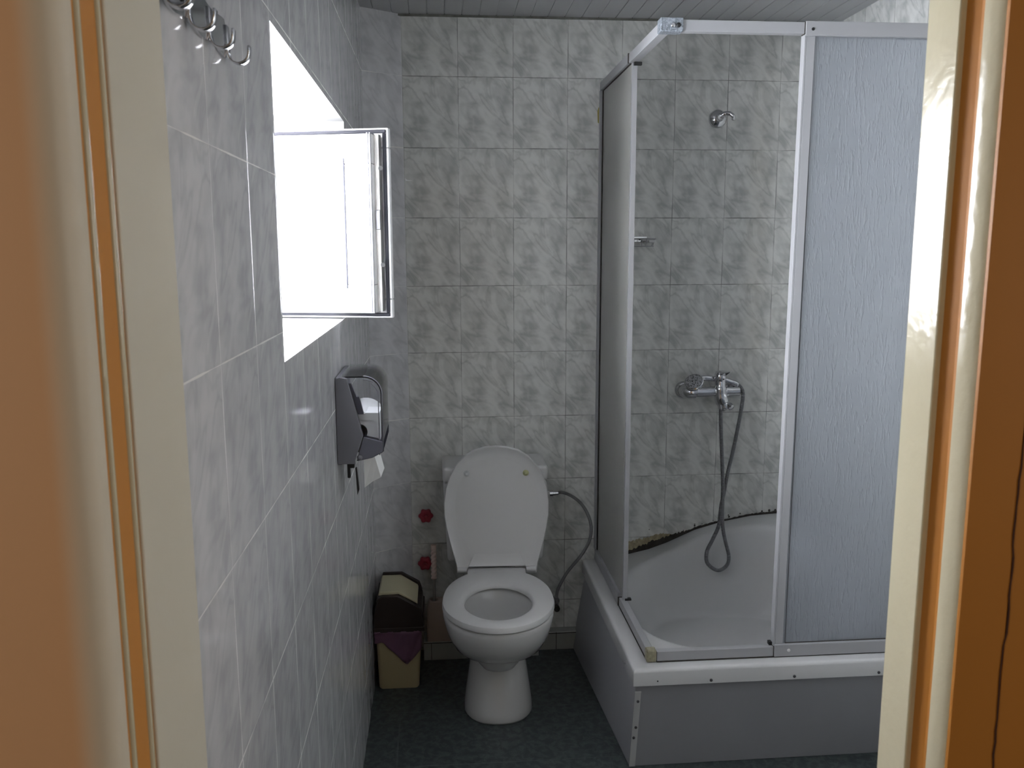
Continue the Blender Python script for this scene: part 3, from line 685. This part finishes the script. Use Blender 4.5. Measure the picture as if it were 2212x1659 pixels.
# side housing: slanted front edge
bm = bmesh.new(); prism(bm, [(x0, 1.052), (x0, 1.263), (x0+0.010, 1.268), (x0+0.029, 1.266), (x0+0.064, 1.122), (x0+0.043, 1.062), (x0+0.043, 1.052)], 'y', dy0-0.003, dy0+0.012); finish('side_housing', bm, M_housing, DP, bevel=0.002)
bm = bmesh.new(); box(bm, x0, x0+0.012, dy0, dy1, 1.05, 1.266); finish('back_plate', bm, M_housing2, DP, bevel=0.002)
bm = bmesh.new(); prism(bm, [(x0+0.031, 1.252), (x0+0.038, 1.250), (x0+0.050, 1.218), (x0+0.056, 1.218), (x0+0.066, 1.175), (x0+0.052, 1.175)], 'y', dy0+0.006, dy0+0.018); finish('brace', bm, M_housing2, DP)
bm = bmesh.new(); prism(bm, [(x0+0.046, 1.058), (x0+0.064, 1.120), (x0+0.112, 1.108), (x0+0.112, 1.080), (x0+0.085, 1.066)], 'y', dy0-0.001, dy1); finish('lower_housing', bm, M_housing2, DP, bevel=0.003)
bm = bmesh.new(); lathe(bm, [(0.007, 0), (0.006, 0.004), (0.002, 0.006)], (x0+0.054, dy0-0.0, 1.068), (0, -1, 0), 16); finish('rivet', bm, M_housing, DP, smooth=True)
bm = bmesh.new(); box(bm, x0+0.022, x0+0.040, dy0+0.004, dy0+0.016, 1.040, 1.054); box(bm, x0+0.022, x0+0.030, dy0+0.004, dy0+0.014, 1.015, 1.045); finish('latch', bm, M_black, DP, bevel=0.002)
bm = bmesh.new(); prism(bm, [(x0+0.042, 1.040), (x0+0.045, 1.040), (x0+0.050, 0.985), (x0+0.045, 0.972)], 'y', dy0+0.004, dy0+0.016); finish('tear_bar', bm, M_black, DP)
RL = root('paper_roll', 'white paper roll inside the clear dispenser, its end hanging out below', 'paper roll', (x0+0.075, -1.02, 1.135))
bm = bmesh.new(); lathe(bm, [(0.020, 0), (0.052, 0), (0.052, 0.20), (0.020, 0.20)], (x0+0.053, dy0+0.020, 1.128), (0, 1, 0), 48, cap=False)
finish('roll', bm, M_paper, RL, smooth=True, auto=40)
bm = bmesh.new(); prism(bm, [(x0+0.049, 1.174), (x0+0.072, 1.177), (x0+0.104, 1.176), (x0+0.105, 1.110), (x0+0.100, 1.105), (x0+0.099, 1.146), (x0+0.088, 1.158), (x0+0.057, 1.160)], 'y', dy0+0.013, dy0+0.10); finish('loose_sheet', bm, M_paper, RL)
bm = bmesh.new(); pts_t = [(x0+0.062, 1.066, 0), (x0+0.086, 1.072, 0.0), (x0+0.093, 1.045, 0), (x0+0.102, 1.008, 0), (x0+0.080, 0.996, 0), (x0+0.060, 0.980, 0)]
A_ = [bm.verts.new((a, dy0+0.02+0.004*k, b)) for k, (a, b, _) in enumerate(pts_t)]; B_ = [bm.verts.new((a+0.004, dy0+0.11, b+0.004)) for a, b, _ in pts_t]
bm.faces.new(A_); bm.faces.new(B_[::-1])
for i in range(6): bm.faces.new((A_[i], B_[i], B_[(i+1) % 6], A_[(i+1) % 6]))
finish('hanging_sheet', bm, M_paper, RL)

# ------------------------------------------------------------------ hook rack
HR = root('hook_rack', 'chrome wall hook rail with curled hooks beside the door', 'hook rack', (LX, -2.24, 1.82))
bm = bmesh.new()
pl = [(-2.385, 1.800), (-2.385, 1.846)]
n = 60
topv, botv = [], []
for i in range(n+1):
    y = -2.385 + (2.385-2.088)*i/n
    s = sin((y+2.088)*2*pi/0.10)
    topv.append((y, 1.846 - 0.004*(0.5+0.5*s) - (0.010 if i > n-4 else 0))); botv.append((y, 1.801 + 0.006*(0.5+0.5*s) + (0.010 if i > n-4 else 0)))
prism(bm, botv + topv[::-1], 'x', LX+0.0005, LX+0.004); finish('back_plate', bm, M_chrome, HR)
for y in (-2.335, -2.285, -2.175): 
    bm = bmesh.new(); lathe(bm, [(0.005, 0), (0.005, 0.0016), (0.002, 0.0018)], (LX+0.004, y, 1.823), (1, 0, 0), 12); finish('screw', bm, M_black, HR)
for y in (-2.345, -2.263, -2.182, -2.101):
    bm = bmesh.new(); prof_h = [(LX+0.005, 1.840), (LX+0.005, 1.810)] + [(LX+0.0175-0.0125*cos(radians(t)), 1.810-0.0135*sin(radians(t))) for t in range(12, 181, 12)] + [(LX+0.0305, 1.817)]
    wv_ = 0.0065
    A_ = [bm.verts.new((a, y-wv_, b)) for a, b in prof_h]; B_ = [bm.verts.new((a, y+wv_, b)) for a, b in prof_h]
    for i in range(len(prof_h)-1): bm.faces.new((A_[i], A_[i+1], B_[i+1], B_[i]))
    o = finish('hook', bm, M_chrome, HR, smooth=True); md = o.modifiers.new('thick', 'SOLIDIFY'); md.thickness = 0.0022; md.offset = 0

# ------------------------------------------------------------------ shower tray
TR = root('shower_tray', 'white acrylic shower tray with a wavy raised back rim', 'shower tray', (1.1, -0.45, 0))
tx0, tx1, ty0, ty1 = 0.676, RX-0.004, -0.908, -0.003
zb = [(0.66, .355), (0.80, .360), (0.844, .371), (0.937, .391), (1.012, .417), (1.124, .466), (1.237, .497), (1.351, .517), (1.485, .526), (1.7, .530)]
def interp(t, T_):
    if t <= T_[0][0]: return T_[0][1]
    for (a, b), (c, d) in zip(T_, T_[1:]):
        if t <= c: return b + (d-b)*(t-a)/(c-a)
    return T_[-1][1]
def sst(t): t = max(0, min(1, t)); return t*t*(3-2*t)
def tray_z(x, y):
    rim = 0.355 + (interp(x, zb)-0.355)*sst((y+0.62)/0.60)
    dx, dy = (x-1.15)/0.425, (y+0.455)/0.385
    rho = (abs(dx)**2.7 + abs(dy)**2.7)**(1/2.7)
    fl = 0.180 - 0.01*sst(1-rho)
    t = sst((0.985-rho)/0.30)
    return rim + (fl-rim)*t
bm = bmesh.new(); nx, ny = 90, 86; G = []
for j in range(ny+1):
    y = ty0 + (ty1-ty0)*j/ny
    G.append([bm.verts.new((tx0+(tx1-tx0)*i/nx, y, tray_z(tx0+(tx1-tx0)*i/nx, y))) for i in range(nx+1)])
for j in range(ny):
    for i in range(nx): bm.faces.new((G[j][i], G[j][i+1], G[j+1][i+1], G[j+1][i]))
# lip hanging down round the edge
edge = [G[0][i] for i in range(nx+1)] + [G[j][nx] for j in range(1, ny+1)] + [G[ny][i] for i in range(nx-1, -1, -1)] + [G[j][0] for j in range(ny-1, 0, -1)]
rings_ = [edge]
for (o_, dz) in ((0.004, -0.004), (0.0055, -0.010), (0.0055, -0.051), (-0.004, -0.052)):
    row = []
    for v_ in edge:
        ex = -1 if v_.co.x < tx0+1e-4 else (0.0 if v_.co.x > tx1-1e-4 else 0); ey = -1 if v_.co.y < ty0+1e-4 else (0.0 if v_.co.y > ty1-1e-4 else 0)
        zz = v_.co.z + dz if dz > -0.04 else 0.355 + dz
        row.append(bm.verts.new((v_.co.x + ex*o_, v_.co.y + ey*o_, zz)))
    rings_.append(row)
for a, b in zip(rings_, rings_[1:]):
    L2 = len(a)
    for i in range(L2): bm.faces.new((a[i], a[(i+1) % L2], b[(i+1) % L2], b[i]))
finish('basin', bm, M_acrylic, TR, smooth=True, auto=50)
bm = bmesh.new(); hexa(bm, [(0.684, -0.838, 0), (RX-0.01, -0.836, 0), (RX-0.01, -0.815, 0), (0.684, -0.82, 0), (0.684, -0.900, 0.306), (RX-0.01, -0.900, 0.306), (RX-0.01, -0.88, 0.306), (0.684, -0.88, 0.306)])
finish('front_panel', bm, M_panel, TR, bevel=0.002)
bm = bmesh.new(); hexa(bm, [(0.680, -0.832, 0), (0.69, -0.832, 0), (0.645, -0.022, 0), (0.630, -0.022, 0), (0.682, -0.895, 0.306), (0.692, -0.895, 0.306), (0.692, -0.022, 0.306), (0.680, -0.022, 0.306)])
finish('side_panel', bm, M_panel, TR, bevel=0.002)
bm = bmesh.new(); hexa(bm, [(0.6795, -0.8405, 0.0), (0.699, -0.8405, 0), (0.699, -0.834, 0), (0.6795, -0.834, 0), (0.6795, -0.8975, 0.278), (0.699, -0.8975, 0.278), (0.699, -0.891, 0.278), (0.6795, -0.891, 0.278)])
finish('corner_strip', bm, M_acrylic, TR, bevel=0.0015)
def panel_y(z): return -0.838 - 0.062*z/0.306
for z in (0.245, 0.150, 0.112):
    bm = bmesh.new(); lathe(bm, [(0.0042, 0), (0.0042, 0.002), (0.002, 0.0035)], (0.690-0.004*(z < .12), panel_y(z)-0.005, z), (0, -1, 0), 14); finish('screw', bm, M_screw, TR, smooth=True)
for x, z in ((0.904, 0.314), (1.158, 0.314), (1.42, 0.314)):
    bm = bmesh.new(); lathe(bm, [(0.0045, 0), (0.0045, 0.002), (0.002, 0.004)], (x, -0.9137, z), (0, -1, 0), 14); finish('screw', bm, M_screw, TR, smooth=True)
for x, y, z in ((0.6705, -0.80, 0.322), (0.6705, -0.06, 0.318)):
    bm = bmesh.new(); lathe(bm, [(0.0045, 0), (0.0045, 0.002), (0.002, 0.004)], (x, y, z), (-1, 0, 0), 14); finish('screw', bm, M_steel, TR, smooth=True)
for x, z in ((0.743, 0.318),):
    bm = bmesh.new(); lathe(bm, [(0.0022, 0), (0.0022, 0.0012)], (x, -0.9132, z), (0, -1, 0), 10); finish('screw_hole', bm, M_black, TR)

# mouldy joint between tray and tiles, and the broken plaster edge
bm = bmesh.new(); rs = random.Random(5); n = 150; lo, hi, lo2, hi2 = [], [], [], []
for i in range(n+1):
    x = 0.72 + (1.60-0.72)*i/n; z = interp(x, zb)
    w_ = interp(x, [(0.72, .012), (0.88, .016), (0.98, .030), (1.03, .022), (1.1, .008), (1.25, .005), (1.6, .009)])*(0.75+0.5*rs.random())
    lo.append((x, z-0.004)); hi.append((x, z+w_))
prism(bm, lo + hi[::-1], 'y', -0.0075, 0.0)
struct(finish('trim_4', bm, M_mould), 'black mouldy joint between tiles and shower tray')
bm = bmesh.new(); lo, hi = [], []
for i in range(61):
    x = 0.80 + 0.235*i/60; z = interp(x, zb) + interp(x, [(0.72, .010), (0.88, .014), (0.98, .026), (1.03, .018), (1.1, .006)])
    w_ = interp(x, [(0.80, .040), (0.90, .030), (0.98, .020), (1.02, .012), (1.035, .002)])*(0.8+0.4*rs.random())
    lo.append((x, z-0.006)); hi.append((x, z+w_))
prism(bm, lo + hi[::-1], 'y', -0.0045, 0.0)
struct(finish('trim_5', bm, M_grime), 'crumbling yellowish plaster edge above the tray rim')
bm = bmesh.new()
for x, z, r in ((1.125, .480, .0035), (1.125, .486, .0025), (1.155, .487, .002), (1.20, .50, .002), (1.262, .520, .003), (1.265, .513, .004), (1.235, .515, .002), (0.97, .437, .003), (1.40, .532, .004), (1.43, .535, .005), (1.455, .535, .005), (1.31, .525, .003), (1.08, .462, .002), (0.94, .470, .002)):
    lathe(bm, [(r, 0), (r*.7, 0.0012)], (x, 0, z), (0, -1, 0), 9)
struct(finish('trim_6', bm, M_mould), 'specks of black mould on the tiles above the tray')

# ------------------------------------------------------------------ shower enclosure
EN = root('shower_enclosure', 'white framed corner shower enclosure with frosted sliding sheets', 'shower enclosure', (0.73, -0.86, 0.355))
ex, ey = 0.732, -0.860; zt0, zt1, zb0, zb1 = 2.146, 2.176, 0.3585, 0.396
def bx(name, mt, *a, bevel=0.0015, parent=EN):
    bm = bmesh.new(); box(bm, *a); return finish(name, bm, mt, parent, bevel=bevel, segs=2)
# tracks along the left side (x = ex) and front (y = ey)
bx('top_rail', M_alu, ex-0.014, ex+0.016, -0.47, -0.003, zt0, zt1)
bx('top_rail', M_alu, ex-0.011, ex+0.016, ey+0.020, -0.472, zt0, zt1-0.001)
bx('top_rail', M_alu, ex+0.045, 1.113, ey-0.012, ey+0.014, zt0, zt1)
bx('top_rail', M_alu, 1.1145, RX-0.002, ey-0.016, ey+0.016, zt0-0.005, zt1+0.002)
bx('bottom_rail', M_alu, ex-0.014, ex+0.012, -0.46, -0.012, zb0, zb1+0.006)
bx('bottom_rail', M_alu, ex-0.010, ex+0.012, ey+0.014, -0.462, zb0, zb1-0.008)
bx('bottom_rail', M_alu, ex+0.018, 1.108, ey-0.011, ey+0.012, zb0, zb1-0.008)
bx('bottom_rail', M_alu, 1.1095, RX-0.002, ey-0.016, ey+0.014, zb0, zb1)
bx('wall_profile', M_alu, ex-0.016, ex+0.010, -0.018, -0.001, zb1+0.006, zt0)
# left fixed sheet and its stile; second sheet parked behind it
bx('stile', M_alu, ex-0.003, ex+0.013, -0.490, -0.477, zb1-0.006, zt0, bevel=0.001)
bx('frosted_sheet', M_frost_plain, ex-0.004, ex-0.0005, -0.478, -0.016, zb1+0.004, zt0, bevel=0)
bx('sheet_seal', M_mould, ex-0.0075, ex-0.003, -0.030, -0.020, zb1+0.006, zt0-0.002, bevel=0)
bx('sheet_seal', M_mould, ex-0.0062, ex-0.003, -0.476, -0.02, zt0-0.004, zt0, bevel=0)
# front fixed sheet and its stile
def post(name, x0, x1, y0, y1, z0, z1, lean=-0.008):
    bm = bmesh.new(); hexa(bm, [(x0+lean, y0, z0), (x1+lean, y0, z0), (x1+lean, y1, z0), (x0+lean, y1, z0), (x0, y0, z1), (x1, y0, z1), (x1, y1, z1), (x0, y1, z1)])
    finish(name, bm, M_alu, EN, bevel=0.0012)
post('stile', 1.1215, 1.145, ey-0.008, ey+0.006, zb1, zt0-0.004)
post('door_stile', 1.1150, 1.1215, ey-0.008, ey+0.016, zb1-0.006, zt0)
bx('frosted_sheet', M_frost, 1.138, RX-0.004, ey-0.004, ey, zb1, zt0-0.004, bevel=0)
bx('sheet_seal', M_mould, 1.146, RX-0.004, ey-0.006, ey-0.004, zb1, zb1+0.0022, bevel=0)
bx('sheet_seal', M_mould, 1.1445, 1.1452, ey-0.006, ey-0.004, zb1, zt0-0.004, bevel=0)
bx('joint_gap', M_mould, ex-0.0145, ex+0.0, -0.4725, -0.4695, zt0, zt1+0.0002, bevel=0)
bx('joint_gap', M_mould, ex-0.0145, ex+0.0, -0.4625, -0.4595, zb0, zb1-0.006, bevel=0)
bx('joint_gap', M_mould, 1.1128, 1.1142, ey-0.0128, ey+0.01, zt0-0.002, zt1, bevel=0)
bx('joint_gap', M_mould, 1.1075, 1.110, ey-0.0125, ey+0.01, zb0, zb1-0.006, bevel=0)
bx('roller_stop', M_black, ex+0.000, ex+0.024, -0.504, -0.492, zt0-0.011, zt0-0.001, bevel=0.001)
bx('roller_stop', M_black, ex+0.004, ex+0.026, -0.494, -0.480, zb1-0.008, zb1-0.001, bevel=0.001)
bx('roller_stop', M_black, 1.098, 1.110, ey+0.0, ey+0.016, zb1-0.008, zb1+0.003, bevel=0.001)
bx('seat_gap', M_mould, ex+0.018, RX-0.004, ey-0.013, ey+0.01, 0.3556, 0.3588, bevel=0)
bx('seat_gap', M_mould, ex-0.0115, ex+0.01, ey+0.012, -0.012, 0.3556, 0.3588, bevel=0)
bx('corner_connector', M_corner_top, ex-0.016, ex+0.046, ey-0.017, ey+0.020, zt0-0.002, zt1+0.004, bevel=0.003)
bx('corner_connector', M_corner, ex-0.014, ex+0.017, ey-0.015, ey+0.015, zb0-0.002, zb1-0.001, bevel=0.005)
for x_ in (ex+0.018, ex+0.032):
    bm = bmesh.new(); lathe(bm, [(0.0062, 0), (0.0062, 0.002), (0.003, 0.003)], (x_, ey-0.017, zt0+0.014), (0, -1, 0), 14); finish('screw', bm, M_black if x_ > ex+0.02 else M_chrome, EN, smooth=True)
bm = bmesh.new(); lathe(bm, [(0.0042, 0), (0.0042, 0.001)], (1.134, ey-0.0162, 2.157), (0, -1, 0), 14); finish('screw_hole', bm, M_black, EN)
bm = bmesh.new(); lathe(bm, [(0.0052, 0), (0.0048, 0.002), (0.002, 0.0026)], (1.153, ey-0.016, 0.378), (0, -1, 0), 18); finish('screw_cap', bm, M_plastic, EN, smooth=True)
bm = bmesh.new(); prism(bm, [(0.7195, 2.09), (0.7195, 2.03), (0.712, 2.035), (0.710, 2.075), (0.714, 2.088)], 'y', -0.004, 0.0); tag(finish('glue_smear', bm, M_yellow), 'yellow glue stain on the tiles beside the enclosure wall profile', 'stain')
bm = bmesh.new(); prism(bm, [(0.003, 1.833), (0.012, 1.826), (0.028, 1.824), (0.030, 1.8225), (0.005, 1.8222)], 'y', -0.0012, 0.0); tag(finish('tile_chip', bm, M_white_paint), 'small pale chip on a tile right of the open window sash', 'chip')

# ------------------------------------------------------------------ shower fittings
MX = root('shower_mixer', 'chrome single-lever shower mixer on the tiled wall', 'mixer tap', (1.185, 0, 1.035))
mz = 1.033
bm = bmesh.new()
tube(bm, smooth_path([(1.062, -0.012, mz), (1.062, -0.040, mz-0.001), (1.072, -0.060, mz), (1.095, -0.064, mz), (1.13, -0.064, mz), (1.17, -0.064, mz+0.002)], 6), [0.026]*6+[0.0255]*6+[0.024]*6+[0.019]*12+[0.021], 20)
tube(bm, [(1.19, -0.064, mz+0.002), (1.225, -0.064, mz), (1.262, -0.064, mz), (1.266, -0.064, mz)], [0.021, 0.0185, 0.0185, 0.014], 20)
tube(bm, [(1.247, -0.062, mz), (1.247, -0.01, mz)], 0.017, 16)
tube(bm, smooth_path([(1.186, -0.066, mz+0.045), (1.187, -0.070, mz+0.015), (1.189, -0.070, mz-0.015), (1.200, -0.070, mz-0.045), (1.212, -0.074, mz-0.066)], 5), [0.020]*5+[0.024]*5+[0.026]*5+[0.020]*5+[0.016], 20)
finish('mixer_body', bm, M_chrome, MX, smooth=True, auto=45)
for x in (1.062, 1.247):
    bm = bmesh.new(); lathe(bm, [(0.034, 0), (0.033, 0.006), (0.026, 0.014), (0.018, 0.016)], (x, 0, mz), (0, -1, 0), 28); finish('wall_flange', bm, M_chrome, MX, smooth=True, auto=40)
bm = bmesh.new(); lathe(bm, [(0.020, 0), (0.023, 0.010), (0.022, 0.028), (0.016, 0.038), (0.004, 0.042)], (1.186, -0.066, mz+0.040), (0, 0, 1), 24)
hexa(bm, [(1.174, -0.078, mz+0.062), (1.196, -0.080, mz+0.058), (1.200, -0.050, mz+0.064), (1.172, -0.050, mz+0.064), (1.190, -0.125, mz+0.083), (1.214, -0.120, mz+0.087), (1.202, -0.05, mz+0.082), (1.170, -0.05, mz+0.078)])
finish('lever', bm, M_chrome, MX, bevel=0.003, segs=3)
bm = bmesh.new(); lathe(bm, [(0.0028, 0), (0.0028, 0.001)], (1.192, -0.0882, mz+0.052), (0.1, -1, 0), 12); finish('lever_plug', bm, M_black, MX)
bm = bmesh.new(); lathe(bm, [(0.011, 0), (0.013, 0.006), (0.013, 0.018), (0.008, 0.022)], (1.218, -0.080, mz-0.048), (0.35, -0.7, -0.45), 20); finish('diverter_knob', bm, M_chrome, MX, smooth=True, auto=40)
bm = bmesh.new(); lathe(bm, [(0.011, 0), (0.011, 0.016), (0.009, 0.018)], (1.188, -0.075, mz-0.036), (0, 0.0, -1), 16); finish('hose_outlet', bm, M_chrome, MX, smooth=True, auto=40)

HS = root('hand_shower', 'chrome hand shower lying across the mixer behind its lever', 'hand shower', (1.16, -0.06, 1.07))
bm = bmesh.new(); hd = Vector((-0.42, -0.60, 0.68)).normalized()
lathe(bm, [(0.010, -0.022), (0.026, -0.014), (0.036, -0.002), (0.037, 0.004), (0.034, 0.007)], (1.080, -0.080, 1.073), hd, 32); finish('shower_head', bm, M_chrome, HS, smooth=True, auto=40)
def dot_mat():
    mt = mat('spray_face', (0.5, 0.5, 0.52), 0.3, metal=0.6); nt = mt.node_tree; b = nt.nodes['Principled BSDF']
    vo = nt.nodes.new('ShaderNodeTexVoronoi'); vo.inputs['Scale'].default_value = 190; tc = nt.nodes.new('ShaderNodeTexCoord'); nt.links.new(tc.outputs['Object'], vo.inputs['Vector'])
    f = maprange(nt, vo.outputs['Distance'], 0.30, 0.45); nt.links.new(mixcol(nt, f, (0.03, 0.03, 0.03), (0.55, 0.55, 0.57)), b.inputs['Base Color']); return mt
bm = bmesh.new(); lathe(bm, [(0.031, 0), (0.031, 0.0015), (0.026, 0.0025)], Vector((1.080, -0.080, 1.073))+hd*0.0065, hd, 32); finish('spray_face', bm, dot_mat(), HS, smooth=True, auto=40)
bm = bmesh.new(); tube(bm, smooth_path([(1.092, -0.052, 1.075), (1.125, -0.048, 1.084), (1.16, -0.046, 1.082), (1.205, -0.046, 1.076), (1.245, -0.048, 1.063), (1.262, -0.052, 1.054)], 5), [0.012]*5+[0.011]*5+[0.0105]*5+[0.012]*5+[0.013]*5+[0.010], 16); finish('handle', bm, M_chrome, HS, smooth=True, auto=50)

SHo = root('shower_hose', 'grey metal shower hose hanging in a crossed loop over the tray', 'hose', (1.19, -0.12, 0.6))
hp = [(1.252, -0.052, 1.058), (1.264, -0.056, 1.055), (1.276, -0.066, 1.035), [1.274, -0.075, 0.997], [1.262, -0.075, 0.909], [1.244, -0.075, 0.802], [1.222, -0.086, 0.716], [1.205, -0.104, 0.649], [1.192, -0.116, 0.605], [1.184, -0.127, 0.566], [1.175, -0.14, 0.523], [1.149, -0.153, 0.474], [1.126, -0.16, 0.429], [1.130, -0.16, 0.383], [1.170, -0.16, 0.353], [1.205, -0.16, 0.370], [1.213, -0.16, 0.408], [1.199, -0.155, 0.467], [1.187, -0.158, 0.517], [1.183, -0.155, 0.57], [1.193, -0.120, 0.68], [1.195, -0.097, 0.764], [1.190, -0.087, 0.883], [1.188, -0.077, 0.978]]
bm = bmesh.new(); ul = bm.loops.layers.uv.new('UVMap'); tube(bm, smooth_path(hp), 0.0072, 12, uvl=ul); finish('metal_tube', bm, M_hose, SHo, smooth=True)
bm = bmesh.new(); lathe(bm, [(0.0085, 0), (0.0095, 0.012), (0.0095, 0.022)], (1.188, -0.077, 0.968), (0, 0, 1), 14); finish('hose_nut', bm, M_chrome, SHo, smooth=True, auto=40)

HB = root('shower_bracket', 'round chrome shower holder high on the tiled wall inside the cubicle', 'shower holder', (1.165, 0, 2.056))
bm = bmesh.new(); lathe(bm, [(0.034, 0), (0.0335, 0.006), (0.028, 0.014), (0.014, 0.020), (0.014, 0.030), (0.010, 0.036)], (1.163, 0, 2.052), (0, -1, 0), 32); finish('wall_rose', bm, M_chrome, HB, smooth=True, auto=40)
bm = bmesh.new(); tube(bm, smooth_path([(1.165, -0.026, 2.058), (1.180, -0.036, 2.066), (1.196, -0.046, 2.064), (1.207, -0.050, 2.052), (1.206, -0.050, 2.040)], 6), [0.010]*6+[0.009]*6+[0.0075]*6+[0.006]*6+[0.003], 14); finish('hook', bm, M_chrome, HB, smooth=True)
bm = bmesh.new(); lathe(bm, [(0.008, 0), (0.008, 0.004), (0.003, 0.005)], (1.170, -0.036, 2.054), (0, -1, 0), 6); finish('screw', bm, M_steel, HB)

SD = root('soap_dish', 'small wire soap dish on the wall partly behind the enclosure stile', 'soap dish', (0.86, 0, 1.59))
bm = bmesh.new(); n = 40
def oval(z, a=0.064, b=0.040): return [(0.862 + a*(abs(cos(t))**0.7)*(1 if cos(t) > 0 else -1), -0.047 + b*(abs(sin(t))**0.8)*(1 if sin(t) > 0 else -1), z) for t in [2*pi*i/n for i in range(n+1)]]
tube(bm, oval(1.612), 0.0022, 8); tube(bm, oval(1.585, 0.056, 0.034), 0.0018, 8)
for t in (0.3, 1.2, 1.9, 2.8, 3.4, 4.3, 5.1, 5.9):
    x_ = 0.862+0.062*cos(t); y_ = -0.047+0.038*sin(t); tube(bm, [(x_, y_, 1.612), (0.862+0.055*cos(t), -0.047+0.033*sin(t), 1.585)], 0.0015, 6)
for k in range(7): tube(bm, [(0.822+0.0135*k, -0.078, 1.585), (0.822+0.0135*k, -0.016, 1.585)], 0.0014, 6)
finish('wire_basket', bm, M_alu, SD, smooth=True)
bm = bmesh.new(); box(bm, 0.895, 0.918, -0.075, -0.010, 1.598, 1.608); finish('plastic_grip', bm, M_plastic, SD, bevel=0.003)
bm = bmesh.new(); box(bm, 0.83, 0.905, -0.007, 0.0, 1.600, 1.622); finish('wall_plate', bm, M_chrome, SD, bevel=0.002)
bm = bmesh.new(); lathe(bm, [(0.004, 0), (0.004, 0.003)], (0.876, -0.0072, 1.611), (0, -1, 0), 12); finish('screw', bm, M_black, SD)
